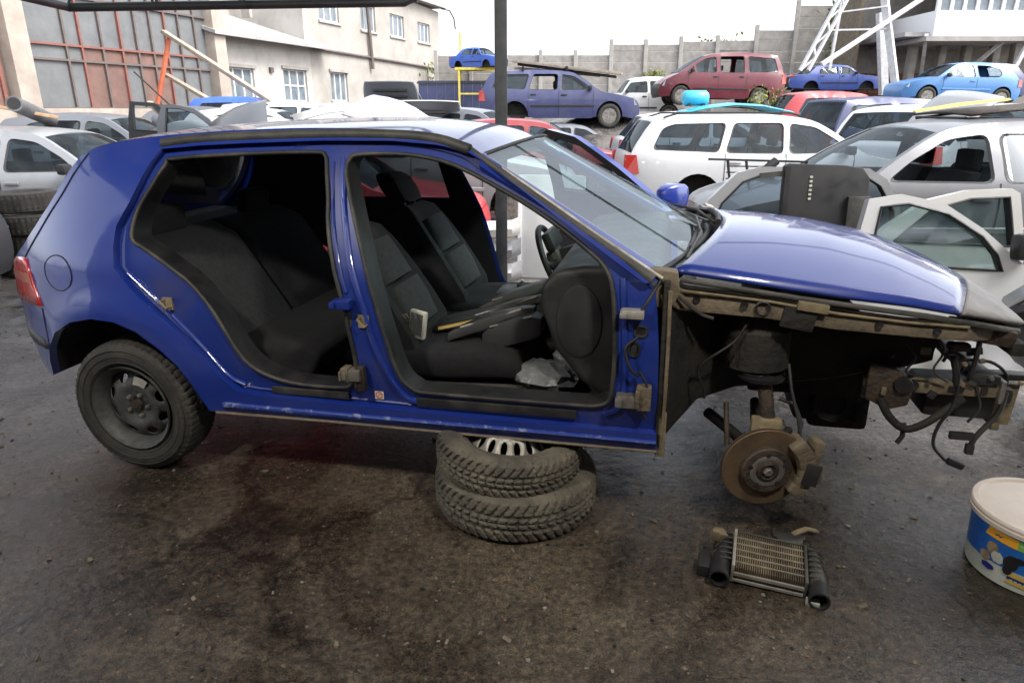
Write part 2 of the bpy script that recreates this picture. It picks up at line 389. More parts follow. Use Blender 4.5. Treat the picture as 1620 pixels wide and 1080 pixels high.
TM['estate'] = dict(H=1.45, hw=.84, prof=[(2.15, .22), (2.22, .34), (2.23, .48), (2.18, .62), (2.05, .73), (1.6, .84), (1.12, .93), (.80, 1.14), (.45, 1.35), (.2, 1.41), (-.3, 1.445), (-1.0, 1.445), (-1.75, 1.40), (-1.85, 1.36), (-2.03, 1.12), (-2.13, .95), (-2.17, .85), (-2.18, .66), (-2.2, .5), (-2.17, .3), (-2.05, .24)],
    seg=dict(hood=(4, 6), ws=(6, 8), roof=(8, 13), rw=(13, 15)), ax=(1.38, -1.22), R=.31,
    win=[[(.90, .965), (.70, 1.12), (.40, 1.30), (.05, 1.35), (.02, .95)], [(-.06, .95), (-.03, 1.355), (-.72, 1.355), (-.86, .96)], [(-.95, .965), (-.82, 1.355), (-1.55, 1.34), (-1.72, 1.28), (-1.86, 1.0)]], seam=[(.92, .3), (-.02, .3), (-.86, .36)], handle=[(.12, .83), (-.72, .84)], mirror=(.82, .98))
TM['mpv'] = dict(H=1.72, hw=.88, prof=[(2.12, .25), (2.18, .38), (2.18, .52), (2.12, .66), (1.98, .80), (1.72, .94), (1.55, 1.02), (1.05, 1.34), (.62, 1.58), (.2, 1.67), (-.4, 1.715), (-1.1, 1.72), (-1.85, 1.67), (-1.95, 1.63), (-2.10, 1.35), (-2.2, 1.08), (-2.26, .95), (-2.28, .75), (-2.3, .55), (-2.27, .34), (-2.15, .28)],
    seg=dict(hood=(4, 6), ws=(6, 8), roof=(8, 13), rw=(13, 15)), ax=(1.42, -1.38), R=.32,
    win=[[(1.28, 1.07), (1.02, 1.27), (.98, 1.06)], [(.93, 1.06), (.97, 1.30), (.62, 1.50), (.25, 1.57), (.20, 1.06)], [(.08, 1.06), (.11, 1.58), (-.75, 1.61), (-.78, 1.07)], [(-.92, 1.09), (-.88, 1.61), (-1.85, 1.56), (-2.0, 1.12)]], seam=[(1.2, .35), (.13, .35), (-.86, .4)], handle=[(.25, .93), (-.68, .95)], mirror=(1.1, 1.1))
TM['sedan'] = dict(H=1.38, hw=.80, prof=[(2.08, .30), (2.13, .40), (2.14, .55), (2.12, .72), (2.0, .80), (1.5, .88), (.98, .94), (.75, 1.13), (.50, 1.31), (.3, 1.355), (-.1, 1.38), (-.5, 1.37), (-.85, 1.31), (-.95, 1.28), (-1.2, 1.06), (-1.40, .93), (-2.02, .87), (-2.12, .82), (-2.14, .6), (-2.12, .42), (-2.05, .34)],
    seg=dict(hood=(4, 6), ws=(6, 8), roof=(8, 13), rw=(13, 15)), ax=(1.33, -1.16), R=.29,
    win=[[(.82, .96), (.52, 1.24), (.10, 1.295), (.08, .96)], [(.0, .96), (.02, 1.295), (-.55, 1.28), (-.80, 1.18), (-.88, .97)]], seam=[(.86, .36), (.04, .36), (-.9, .7)], handle=[(.18, .86), (-.72, .86)], mirror=(.75, .98))
TM['suv'] = dict(H=1.62, hw=.80, prof=[(1.80, .40), (1.84, .48), (1.84, .62), (1.83, .80), (1.76, .96), (1.3, 1.02), (.72, 1.05), (.55, 1.25), (.36, 1.50), (.2, 1.57), (-.3, 1.615), (-.9, 1.61), (-1.35, 1.57), (-1.45, 1.53), (-1.68, 1.25), (-1.78, 1.02), (-1.80, .92), (-1.82, .75), (-1.83, .6), (-1.81, .46), (-1.75, .4)],
    seg=dict(hood=(4, 6), ws=(6, 8), roof=(8, 13), rw=(13, 15)), ax=(1.16, -1.06), R=.33,
    win=[[(.60, 1.08), (.36, 1.42), (-.25, 1.48), (-.27, 1.08)], [(-.36, 1.08), (-.34, 1.48), (-1.2, 1.46), (-1.42, 1.10)]], seam=[(.62, .45), (-.31, .45)], handle=[(-.15, .95)], mirror=(.5, 1.1))
TM['van'] = dict(H=1.85, hw=.85, prof=[(2.0, .28), (2.06, .40), (2.06, .55), (2.0, .72), (1.9, .84), (1.55, .96), (1.25, 1.04), (.92, 1.36), (.62, 1.66), (.45, 1.74), (.1, 1.80), (-.9, 1.84), (-1.9, 1.83), (-1.98, 1.79), (-2.03, 1.4), (-2.06, 1.05), (-2.08, .95), (-2.09, .75), (-2.1, .55), (-2.07, .36), (-1.98, .30)],
    seg=dict(hood=(4, 6), ws=(6, 8), roof=(8, 13), rw=(13, 15)), ax=(1.3, -1.3), R=.31,
    win=[[(1.02, 1.08), (.62, 1.50), (.2, 1.60), (.15, 1.08)]], seam=[(1.05, .35), (.08, .35), (-.9, .4)], handle=[(.2, .95), (-.8, .95)], mirror=(.95, 1.12))
def make_car(name, label, cat, tm, loc, yaw, body, group=None, pitch=0, roll=0, wheels=(1, 1, 1, 1), rimm='steel', lowz=0, sp=.11, glass='glass', noglass=(), nodoor=False, trim='black', hood_up=0, scale=(1, 1, 1), rails=False, bare=False, doorcol=None, open_hatch=0, nomirror=False):
    """wheels: front near(-y), front far, rear near, rear far. noglass: window indices left open"""
    T = TM[tm]; root = empty(name, loc, (roll, pitch, yaw)); root.scale = scale; tag(root, label, cat, group)
    H, hw = T['H'], T['hw']; P = [Vector(p) for p in T['prof']]; sg = T['seg']
    if lowz: P = [Vector((p.x, p.y)) for p in P]
    x0 = min(p.x for p in P); x1 = max(p.x for p in P)
    belt = min(p[1] for p in T['win'][0])
    ZT = [.2, .36, .55, .72, belt-.06, belt+.03, belt+.12, (belt+H)/2+.02, H-.09, H-.03, H+.02]; WT = [hw-.06, hw-.02, hw, hw+.005, hw-.01, hw-.045, hw-.085, hw-.15, hw-.225, hw-.27, hw-.38]
    def Wf(x, z):
        v = interp(z, ZT, WT)
        e = .75
        if x > x1-e: v -= .20*((x-(x1-e))/e)**2.4
        if x < x0+e: v -= .15*((x0+e-x)/e)**2.4
        return v
    top = cr(P, 3)
    arch = []
    R = T['R']
    def archpts(cx): return [(cx+(R+.055)*cos(a), .30+(R+.075)*sin(a)) for a in [pi*(1.0-i/12) for i in range(13)]]
    xf, xr = T['ax']
    outer = [(p.x, p.y) for p in top]
    outer += [(a, max(b, .24)) for a, b in archpts(xr)] + [(xr+R+.2, .25), (xf-R-.2, .25)] + [(a, max(b, .24)) for a, b in archpts(xf)]
    wins = T['win']
    def fine(poly): return rpoly(poly, .07 if len(poly) > 3 else .03)
    ov, tr, loops = sheet2d(outer, [fine(q) for q in wins], sp)
    for s in (-1, 1):
        raw('body_side', [(p.x, s*Wf(p.x, p.y), p.y) for p in ov], tr, body, root, smooth=50)
    # wheel houses and floor
    fl = MB(); fl.box(((x0+x1)/2-.05, 0, .30), (x1-x0-.5, hw*1.75, .05)); fl.box((x1-.75, 0, .52), (.9, hw*1.5, .42)); fl.box((x0+.35, 0, .48), (.5, hw*1.5, .3)); fl.build('floor_pan', 'under', root)
    for cx in (xf, xr):
        for s in (-1, 1):
            a = archpts(cx); mb = MB(); mb.v = [Vector((p[0], s*(Wf(p[0], max(p[1], .3))-.005), p[1])) for p in a] + [Vector((p[0], s*(hw-.30), p[1])) for p in a]
            n = len(a); mb.f = [(i, i+1, n+i+1, n+i) for i in range(n-1)] + [tuple(n+i for i in range(n))]
            mb.build('wheel_house', 'under', root)
    def seg_pts(i, j): return top[i*3:j*3+1]
    def put(nm, i, j, m, bulge, parent=root, shrink=0):
        vs, fs = strip(seg_pts(i, j), lambda x, z: Wf(x, z)-shrink, 12, bulge); return raw(nm, vs, fs, m, parent, smooth=45)
    put('front_bumper', 0, 3, body if trim == 'body' else trim, .05)
    fr = put('front_panel', 3, sg['hood'][0], body, .05)
    if hood_up:
        hp = sg['hood']; pv = P[hp[1]]
        vs, fs = strip(seg_pts(*hp), Wf, 12, .03); Rm = Matrix.Rotation(-hood_up, 4, 'Y'); o = Vector((pv.x, 0, pv.y))
        hob = raw('bonnet', [o+Rm @ (Vector(v)-o) for v in vs], fs, body, root, smooth=45); hob.modifiers.new('t', 'SOLIDIFY').thickness = .03
        vs2, fs2 = strip([(p.x, p.y-.03) for p in seg_pts(*hp)], lambda x, z: Wf(x, z)-.04, 6, .02)
        raw('bonnet_liner', [o+Rm @ (Vector(v)-o) for v in vs2], fs2, 'grey', hob)
        for q in (.15, .4, .65):
            x_ = P[hp[1]].x+(P[hp[0]].x-P[hp[1]].x)*q; MB().tube([o+Rm @ (Vector((x_, yy, interp(x_, [p.x for p in (P[hp[1]], P[hp[0]])], [P[hp[1]].y, P[hp[0]].y])-.02))-o) for yy in (-.5, 0, .5)], .035, 6).build('bonnet_rib', 'black', hob)
        eb = MB(); random.seed(len(label))
        for k in range(8): eb.box((pv.x+.15+random.random()*.55, random.uniform(-.5, .5), .68+random.random()*.12), (.2, .25, .15))
        eb.build('engine', 'rustdark', root, bevel=.02)
    elif sg['hood'][1] > sg['hood'][0]: put('bonnet', sg['hood'][0], sg['hood'][1], body, .035)
    ws = put('windscreen', sg['ws'][0], sg['ws'][1], glass, .05, shrink=.045)
    put('roof', sg['roof'][0], sg['roof'][1], body, .03)
    put('rear_window', sg['rw'][0], sg['rw'][1], glass, .04, shrink=.05)
    put('tailgate', sg['rw'][1], sg['rw'][1]+2, body, .045)
    put('rear_bumper', sg['rw'][1]+2, len(P)-1, body if trim == 'body' else trim, .04)
    # pillar edges beside the screens
    for s in (-1, 1):
        for (i, j, sh) in ((sg['ws'][0], sg['ws'][1], .047), (sg['rw'][0], sg['rw'][1], .052)):
            pp = seg_pts(i, j); mb = MB(); mb.v = [Vector((p.x, s*Wf(p.x, p.y), p.y)) for p in pp]+[Vector((p.x, s*(Wf(p.x, p.y)-sh), p.y+.006)) for p in pp]; k = len(pp)
            mb.f = [(a, a+1, k+a+1, k+a) for a in range(k-1)]; mb.build('pillar', body, root, smooth=40)
        for wi, q in enumerate(wins):
            qf = fine(q); c = sum((Vector(v) for v in qf), Vector((0, 0)))/len(qf)
            if wi not in noglass:
                gv, gt, _ = sheet2d([c+(Vector(v)-c)*1.005 for v in qf], [], .3)
                raw('side_window', [(p.x, s*(Wf(p.x, p.y)-.014), p.y) for p in gv], gt, glass, root)
            rim = MB(); n = len(qf); inn = [c+(Vector(v)-c)*.94 for v in qf]
            rim.v = [Vector((v[0], s*(Wf(v[0], v[1])+.003), v[1])) for v in qf]+[Vector((v.x, s*(Wf(v.x, v.y)-.010), v.y)) for v in inn]
            rim.f = [(a, (a+1) % n, n+(a+1) % n, n+a) for a in range(n)]; rim.build('window_seal', 'black', root)
        for sx, sz in T['seam']:
            zt = belt+.0; pts = [(sx, sz+(zt-sz)*i/6) for i in range(7)]
            MB().tube([(x, s*(Wf(x, z)+.001), z) for x, z in pts], .006, 4).build('door_gap', 'black', root)
        pts_ = [(xf-R-.12-(xf-xr-2*R-.24)*i/8, .56) for i in range(9)]
        MB().loft([[(x, s*(Wf(x, z-.03)-.002), z-.03), (x, s*(Wf(x, z)+.014), z-.02), (x, s*(Wf(x, z)+.014), z+.02), (x, s*(Wf(x, z+.03)-.002), z+.03)] for x, z in pts_]).build('side_moulding', 'black' if trim != 'body' else body, root)
        if not bare:
            for hx, hz in T['handle']:
                MB().box((hx, s*(Wf(hx, hz)+.012), hz), (.16, .025, .035)).build('door_handle', 'black' if trim != 'body' else body, root, bevel=.008)
            if not nomirror:
                mx, mz = T['mirror']; MB().box((mx, s*(Wf(mx, mz)+.11), mz+.02), (.10, .17, .12)).build('mirror', 'black', root, bevel=.03)
        hx, hz = P[3].x, (P[3].y+P[4].y)/2-.03
        hl = MB(); pts = [(P[3].x-.02, s*(Wf(P[3].x, P[3].y)-.30), P[3].y-.06), (P[3].x-.06, s*(Wf(P[3].x-.1, .66)-.0), P[3].y-.06), (P[4].x-.02, s*(Wf(P[4].x, P[4].y)+.004), P[4].y-.03), (P[4].x+.02, s*(Wf(P[4].x, P[4].y)-.30), P[4].y-.01)]
        hv = [Vector(p)+Vector((.03, 0, .012)) for p in pts]; hl.v = hv+[v-Vector((.08, 0, 0)) for v in hv]; hl.f = [(0, 1, 2, 3), (4, 7, 6, 5), (0, 4, 5, 1), (1, 5, 6, 2), (2, 6, 7, 3), (3, 7, 4, 0)]
        hl.build('headlight', 'lampclear', root)
        k = sg['rw'][1]; a, b = P[k+1], P[k+2]
        tl = MB(); zz0, zz1 = b.y+.02, P[k].y-.02
        y0 = Wf(a.x, a.y)
        tv = [Vector((b.x-.035, s*(y0-.16), zz0)), Vector((b.x-.035, s*(y0+.0), zz0)), Vector((b.x+.15, s*(Wf(b.x+.15, zz0)+.022), zz0)), Vector((a.x-.035, s*(y0-.16), zz1)), Vector((a.x-.035, s*(y0+.0), zz1)), Vector((a.x+.10, s*(Wf(a.x+.1, zz1)+.022), zz1))]
        tl.v = tv; tl.f = [(0, 1, 4, 3), (1, 2, 5, 4), (3, 4, 5), (0, 2, 1), (0, 3, 5, 2)]; tl.build('tail_light', 'lampred', root)
        if rails:
            MB().tube([(.2, s*(hw-.26), H-.005), (.05, s*(hw-.26), H+.035), (-1.5, s*(hw-.26), H+.03), (-1.7, s*(hw-.26), H-.03)], .014, 6).build('roof_rail', 'black', root, smooth=60)
    kk = 0
    for cx in (xf, xr):
        for s in (-1, 1):
            if wheels[kk]: low_wheel(root, cx, s*(hw-.10), R-.0, R, s, rimm)
            kk += 1
    if not bare:
        for s in (-1, 1):
            st = MB(); b0 = belt-.55
            st.loft([[(.22+dx, s*.36+dy*.25, b0+.05) for dx, dy in ((-.07, -1), (-.07, 1), (.07, 1), (.07, -1))], [(-.02+dx, s*.36+dy*.23, b0+.62) for dx, dy in ((-.05, -1), (-.05, 1), (.05, 1), (.05, -1))]])
            st.box((.45, s*.36, b0+.05), (.5, .48, .14)); st.box((-.07, s*.36, b0+.72), (.09, .26, .17)); st.build('seat', 'fabdark', root, bevel=.03)
    return root

# ------------------------------------------------------------------ ground
def ground_mat():
    m = bpy.data.materials.new('oily_yard_ground'); m.use_nodes = True; n = m.node_tree; L = n.links.new; b = n.nodes['Principled BSDF']
    tc = n.nodes.new('ShaderNodeTexCoord')
    def noise(sc, det=8, ro=.6, dist=0):
        z = n.nodes.new('ShaderNodeTexNoise'); z.inputs['Scale'].default_value = sc; z.inputs['Detail'].default_value = det; z.inputs['Roughness'].default_value = ro; z.inputs['Distortion'].default_value = dist
        L(tc.outputs['Object'], z.inputs['Vector']); return z
    def ramp(src, stops):
        r = n.nodes.new('ShaderNodeValToRGB'); e = r.color_ramp.elements
        e[0].position, e[0].color = stops[0][0], (*stops[0][1], 1); e[1].position, e[1].color = stops[-1][0], (*stops[-1][1], 1)
        for p, c in stops[1:-1]: q = e.new(p); q.color = (*c, 1)
        L(src, r.inputs['Fac']); return r
    def mix(f, a, c, mode='MIX'):
        x = n.nodes.new('ShaderNodeMix'); x.data_type = 'RGBA'; x.blend_type = mode
        if isinstance(f, float): x.inputs[0].default_value = f
        else: L(f, x.inputs[0])
        L(a, x.inputs[6]); L(c, x.inputs[7]); return x.outputs[2]
    big = noise(.55, 7, .6, .6); mid = noise(3.2, 9, .7); fine = noise(38, 6, .75); grain = noise(190, 3, .7)
    base = ramp(mid.outputs['Fac'], [(.3, (.030, .024, .017)), (.5, (.060, .048, .035)), (.70, (.115, .094, .070))])
    oil = ramp(big.outputs['Fac'], [(.38, (.032, .027, .021)), (.55, (.10, .084, .064)), (.7, (.125, .112, .094))])
    c1 = mix(.45, base.outputs[0], oil.outputs[0])
    sp = ramp(fine.outputs['Fac'], [(.36, (.28, .28, .28)), (.5, (1, 1, 1)), (.64, (1.9, 1.75, 1.6))])
    c2 = mix(.8, c1, sp.outputs[0], 'MULTIPLY')
    gr = ramp(grain.outputs['Fac'], [(.36, (.4, .4, .4)), (.5, (1, 1, 1)), (.66, (2.0, 1.85, 1.65))])
    c3 = mix(.8, c2, gr.outputs[0], 'MULTIPLY')
    # aggregate: small pale and rust coloured stones pressed into the surface
    vo = n.nodes.new('ShaderNodeTexVoronoi'); vo.inputs['Scale'].default_value = 46; vo.inputs['Randomness'].default_value = 1; L(tc.outputs['Object'], vo.inputs['Vector'])
    cs = n.nodes.new('ShaderNodeSeparateColor'); L(vo.outputs['Color'], cs.inputs[0])
    th = n.nodes.new('ShaderNodeMath'); th.operation = 'GREATER_THAN'; th.inputs[1].default_value = .90; L(cs.outputs[0], th.inputs[0])
    ds = n.nodes.new('ShaderNodeMath'); ds.operation = 'LESS_THAN'; ds.inputs[1].default_value = .22; L(vo.outputs['Distance'], ds.inputs[0])
    mu = n.nodes.new('ShaderNodeMath'); mu.operation = 'MULTIPLY'; L(th.outputs[0], mu.inputs[0]); L(ds.outputs[0], mu.inputs[1])
    stc = ramp(cs.outputs[1], [(0, (.14, .10, .06)), (.5, (.22, .19, .15)), (1, (.20, .10, .05))])
    c4 = mix(mu.outputs[0], c3, stc.outputs[0])
    # oil soaked work bay round the car; skylight painted as paler grey farther out
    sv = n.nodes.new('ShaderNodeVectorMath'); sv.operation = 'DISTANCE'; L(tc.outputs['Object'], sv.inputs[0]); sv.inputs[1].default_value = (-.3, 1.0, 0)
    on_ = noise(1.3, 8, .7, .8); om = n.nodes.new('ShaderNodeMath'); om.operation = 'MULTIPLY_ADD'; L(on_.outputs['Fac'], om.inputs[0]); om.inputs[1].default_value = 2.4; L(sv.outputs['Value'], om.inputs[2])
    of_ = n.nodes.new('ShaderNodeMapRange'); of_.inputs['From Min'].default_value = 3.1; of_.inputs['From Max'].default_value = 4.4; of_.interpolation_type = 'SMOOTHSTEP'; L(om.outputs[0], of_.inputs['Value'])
    skylit = ramp(mid.outputs['Fac'], [(.3, (.075, .070, .068)), (.5, (.125, .118, .115)), (.7, (.19, .18, .175))]); d2 = mix(.8, skylit.outputs[0], sp.outputs[0], 'MULTIPLY'); d3 = mix(.6, d2, gr.outputs[0], 'MULTIPLY')
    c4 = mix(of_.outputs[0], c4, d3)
    # damp film and shallow puddles: darker and glossier in patches of their own
    wn = noise(.75, 9, .68, .5); wm = n.nodes.new('ShaderNodeMapRange'); wm.inputs['From Min'].default_value = .56; wm.inputs['From Max'].default_value = .42; wm.interpolation_type = 'SMOOTHSTEP'; L(wn.outputs['Fac'], wm.inputs['Value'])
    wc = ramp(wm.outputs[0], [(0, (1, 1, 1)), (1, (.45, .45, .46))]); c5 = mix(1.0, c4, wc.outputs[0], 'MULTIPLY')
    # cracks in the tarmac
    dn = noise(2.2, 6, .7); ds_ = n.nodes.new('ShaderNodeVectorMath'); ds_.operation = 'MULTIPLY_ADD'; L(dn.outputs['Color'], ds_.inputs[0]); ds_.inputs[1].default_value = (.55, .55, 0); L(tc.outputs['Object'], ds_.inputs[2])
    vc = n.nodes.new('ShaderNodeTexVoronoi'); vc.feature = 'DISTANCE_TO_EDGE'; vc.inputs['Scale'].default_value = .62; L(ds_.outputs[0], vc.inputs['Vector'])
    ck = ramp(vc.outputs['Distance'], [(0, (.30, .29, .28)), (.006, (.55, .54, .53)), (.014, (1, 1, 1))]); c5 = mix(.85, c5, ck.outputs[0], 'MULTIPLY')
    L(c5, b.inputs['Base Color'])
    wet = n.nodes.new('ShaderNodeMapRange'); wet.inputs['To Min'].default_value = .46; wet.inputs['To Max'].default_value = .12; L(wm.outputs[0], wet.inputs['Value']); L(wet.outputs[0], b.inputs['Roughness'])
    bs = n.nodes.new('ShaderNodeMapRange'); bs.inputs['To Min'].default_value = .38; bs.inputs['To Max'].default_value = .10; L(wm.outputs[0], bs.inputs['Value'])
    bp = n.nodes.new('ShaderNodeBump'); bp.inputs['Strength'].default_value = .55; bp.inputs['Distance'].default_value = .012; L(fine.outputs['Fac'], bp.inputs['Height']); L(bs.outputs[0], bp.inputs['Strength'])
    b2 = n.nodes.new('ShaderNodeBump'); b2.inputs['Strength'].default_value = .35; b2.inputs['Distance'].default_value = .05; L(mid.outputs['Fac'], b2.inputs['Height']); L(bp.outputs[0], b2.inputs['Normal'])
    L(b2.outputs[0], b.inputs['Normal'])
    return m
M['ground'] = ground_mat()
def gz(x, y):
    """yard level: flat in front, a bank of rubble and earth carrying the back rows"""
    z = 0.006*sin(3.1*x+1.3*y)*sin(2.3*y-.7*x)
    b = max(0, min(1, (y-17)/5)); b = b*b*(3-2*b)
    side = max(0, min(1, (x+2)/5)); side = side*side*(3-2*side)
    return z + b*(.15+1.3*side)
xs = [-400, -150, -70, -40, -25, -15, -10, -7.5]+[-6+i*.25 for i in range(49)]+[7, 8.5, 10, 12, 14, 17, 20, 25, 32, 40, 70, 150, 400]
ys = [-80, -20, -8, -4, -2, -.5]+[.25+i*.22 for i in range(30)]+[7.5+i for i in range(40)]+[50, 60, 80, 120, 250, 500]
vs = [(x, y, gz(x, y)) for y in ys for x in xs]; nx = len(xs)
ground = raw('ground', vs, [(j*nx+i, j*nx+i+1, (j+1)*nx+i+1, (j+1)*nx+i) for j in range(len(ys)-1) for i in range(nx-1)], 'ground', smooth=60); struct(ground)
# loose grit, splinters and flakes on the ground
random.seed(3); grit = MB()
for k in range(1500):
    y = random.uniform(.8, 5.2)**1; x = random.uniform(-1, 1)*(.9*y+.6); s = random.choice((.002, .003, .003, .004, .006, .009))*random.uniform(.7, 1.3)
    grit.box((x, y, gz(x, y)+s*.25), (s*random.uniform(1, 2.6), s*random.uniform(.8, 1.6), s*.8), (random.random()*.6, random.random()*.6, random.random()*6))
g1 = grit.build('loose_grit', mat('grit_stone', (.20, .165, .125), .85, vscale=9, col2=(.07, .055, .04), thr=(.4, .6))); stuff(g1); tag(g1, 'loose grit and small flakes scattered over the dark oily ground', 'grit')

for nm_, col_, cnt, lab in (('plastic_chips', (.26, .11, .06), 35, 'rust and orange coloured chips scattered over the ground'), ('pale_chips', (.30, .28, .24), 60, 'pale glass and plastic chips scattered over the ground'), ('dark_chips', (.02, .02, .02), 160, 'black plastic splinters scattered over the ground')):
    ch = MB()
    for k in range(cnt):
        y = random.uniform(.9, 4.6); x = random.uniform(-1, 1)*(.9*y+.5); s_ = random.uniform(.004, .011); a = random.random()*6
        ch.add([(x+s_*cos(a+q)*random.uniform(.5, 1.3), y+s_*sin(a+q)*random.uniform(.5, 1.3), gz(x, y)+.0015+h_) for h_ in (0, .003) for q in (0, 1.6, 3.3, 4.8)], [(0, 1, 2, 3), (4, 5, 6, 7), (0, 1, 5, 4), (1, 2, 6, 5), (2, 3, 7, 6), (3, 0, 4, 7)])
    o = ch.build(nm_, mat(nm_+'_mat', col_, .5, var=.5, vscale=9)); stuff(o); tag(o, lab, 'debris')
# ------------------------------------------------------------------ the open shed the photo is taken from: roof, back wall, post, edge truss, work lamps
RZ = 3.3
shed = empty('open_shed', (0, 6.3, 0)); tag(shed, 'dark steel post and lattice roof edge of the open shed over the blue car', 'shed')
def sh(mb, n, m, **k):
    o = mb.build(n, m, shed, **k); o.location = (0, -6.3, 0); return o
rf = MB(); nn = 60; ye = lambda x: interp(x, [-.4, 2.4], [5.75, 2.2])   # the sheeting stops short on the right
for i in range(nn):
    x = -4.6+i*.21; rf.add([(x, -5, RZ), (x+.105, -5, RZ+.03), (x+.21, -5, RZ), (x, ye(x), RZ-.1), (x+.105, ye(x+.105), RZ-.07), (x+.21, ye(x+.21), RZ-.1)], [(0, 1, 4, 3), (1, 2, 5, 4)])
o = sh(rf, 'roof_sheet', 'corr'); o.modifiers.new('t', 'SOLIDIFY').thickness = .004
sh(MB().box((1.7, -5.1, 1.57), (12.6, .15, 3.14)), 'back_wall', 'concrete')
for xw in (-4.72, 8.1): sh(MB().box((xw, -1.9, 1.57), (.15, 6.2, 3.14)), 'shading_wall', 'concrete')  # unseen walls, added to dim the light under the roof
pp = at(797, 200, 5.6)
sh(MB().box((pp.x-.02, 5.6, RZ/2-.06), (.095, .095, RZ-.14)), 'post', 'post', bevel=.01)
for px_ in (-4.45, 7.6):
    for py_ in (-4.8, 5.7): 
        if (px_, py_) != (-4.45, 5.7): sh(MB().box((px_, py_, RZ/2-.06), (.1, .1, RZ-.14)), 'post', 'post', bevel=.01)
A = at(108, 12, 5.7); Bq = at(640, 4, 5.7); E2 = at(668, -10, 5.7)
sh(MB().tube([A, Bq, E2, E2+Vector((.25, 0, .35))], .032, 8), 'lower_chord', 'post', smooth=60)
L0 = Vector((A.x-.2, 4.4, A.z+.05))
sh(MB().tube([A, L0, (A.x-.25, 2.6, A.z+.15)], .03, 8), 'side_chord', 'post', smooth=60)
k = 0; x = A.x
while x < Bq.x-.1:
    zc = A.z+(Bq.z-A.z)*(x-A.x)/(Bq.x-A.x)
    sh(MB().tube([(x, 5.7, zc), (x+.33, 5.7, RZ-.2)], .011, 6).tube([(x+.33, 5.7, RZ-.2), (x+.66, 5.7, zc)], .011, 6), 'lattice_bar', 'post'); x += .66
sh(MB().beam((-4.6, 5.7, RZ-.17), (7.9, 5.7, RZ-.17), .06, .08), 'upper_chord', 'post')
for yy in (2.6, -1.2): sh(MB().beam((-4.6, yy, RZ-.12), (7.9, yy, RZ-.10), .08, .12), 'roof_beam', 'post')
def lamp(x, y, z, power, aim, lbl):
    r = empty('work_lamp', (x, y, z)); tag(r, lbl, 'lamp', 'work lamps under the shed roof')
    d = (Vector(aim)-Vector((x, y, z))).normalized(); q = d.to_track_quat('-Z', 'Y')
    h = MB().box((0, 0, .035), (.30, .22, .06)).build('lamp_housing', 'post', r, bevel=.01); h.rotation_mode = 'QUATERNION'; h.rotation_quaternion = q
    g = MB().box((0, 0, -.001), (.26, .18, .008)).build('lamp_lens', mat('lit_lamp_lens', (.9, .9, .9), .3, emit=((.95, 1.0, .97), 14)), r); g.rotation_mode = 'QUATERNION'; g.rotation_quaternion = q
    MB().box((0, 0, (RZ-.05-z)/2+.04), (.03, .03, RZ-.05-z-.06)).build('lamp_bracket', 'post', r)
    ld = bpy.data.lights.new('work_lamp_light', 'AREA'); ld.shape = 'RECTANGLE'; ld.size = .26; ld.size_y = .18; ld.energy = power; ld.color = (1.0, .93, .82)
    lo = bpy.data.objects.new('work_lamp_light', ld); C.objects.link(lo); lo.parent = r; lo.location = d*.02; lo.rotation_mode = 'QUATERNION'; lo.rotation_quaternion = q
lamp(-1.75, .9, 2.85, 15, (-1.6, 2.9, .3), 'left work lamp under the shed roof, over the rear wheel')
lamp(1.05, .5, 2.85, 15, (.3, 2.2, .0), 'right work lamp under the shed roof, above the cooler on the ground')

# ------------------------------------------------------------------ the stripped blue hatchback
HORG = Vector((-1.39, 3.49, 0)); HROT = (0, rad(-.8), rad(-12.9))
hero = empty('blue_hatchback', HORG, HROT); tag(hero, 'stripped dark blue hatchback without near side doors and front wing, propped on tyres', 'car')
HM = Matrix.Translation(HORG) @ Euler(HROT).to_matrix().to_4x4()
def HP(x, y, z): return HM @ Vector((x, y, z))
ZT_ = [.15, .32, .5, .7, .9, 1.0, 1.1, 1.25, 1.36, 1.42, 1.47]; WT_ = [.80, .825, .855, .862, .845, .81, .765, .69, .615, .56, .45]
def HW(x, z):
    v = interp(z, ZT_, WT_)
    # rounded wheel arch flare
    d = sqrt((x+.08)**2+(z-.33)**2)
    if x < .45: v += .018*max(0, 1-abs(d-.40)/.10)
    if x < -.05: v -= .17*((-.05-x)/.6)**2.2
    return v
def S3(x, z, off=0, s=-1): return (x, s*(HW(x, z)-off), z)
def skin(name, poly, holes, off, m, sp=.05, s=-1, parent=None, smooth=45):
    ov, tr, _ = sheet2d(poly, holes, sp); return raw(name, [S3(p.x, p.y, off, s) for p in ov], tr, m, parent or hero, smooth=smooth)
def rimloop(name, loop, steps, m, s=-1, closed=True, smooth=50, parent=None):
    """steps: list of (offset inwards, scale about centroid)"""
    loop = [Vector(p) for p in loop]; c = sum(loop, Vector((0, 0)))/len(loop); n = len(loop); mb = MB()
    for off, sc in steps:
        for p in loop:
            q = c+(p-c)*sc; mb.v.append(Vector(S3(q.x, q.y, off, s)) if sc == 1 else Vector((q.x, s*(HW(p.x, p.y)-off), q.y)))
    for k in range(len(steps)-1):
        for i in range(n if closed else n-1): mb.f.append((k*n+i, k*n+(i+1) % n, (k+1)*n+(i+1) % n, (k+1)*n+i))
    return mb.build(name, m, parent or hero, smooth=smooth)
ARCH = [(-.56, .36), (-.505, .45), (-.457, .522), (-.365, .611), (-.248, .671), (-.129, .695), (-.022, .687), (.074, .65), (.162, .586), (.241, .514), (.289, .424), (.319, .354), (.335, .31)]
REAR = [(-.26, 1.32), (-.30, 1.265), (-.34, 1.20), (-.40, 1.12), (-.48, 1.035), (-.56, .965), (-.64, .915), (-.72, .875), (-.77, .82), (-.79, .74), (-.795, .66), (-.805, .57), (-.79, .47), (-.75, .39), (-.68, .35)]
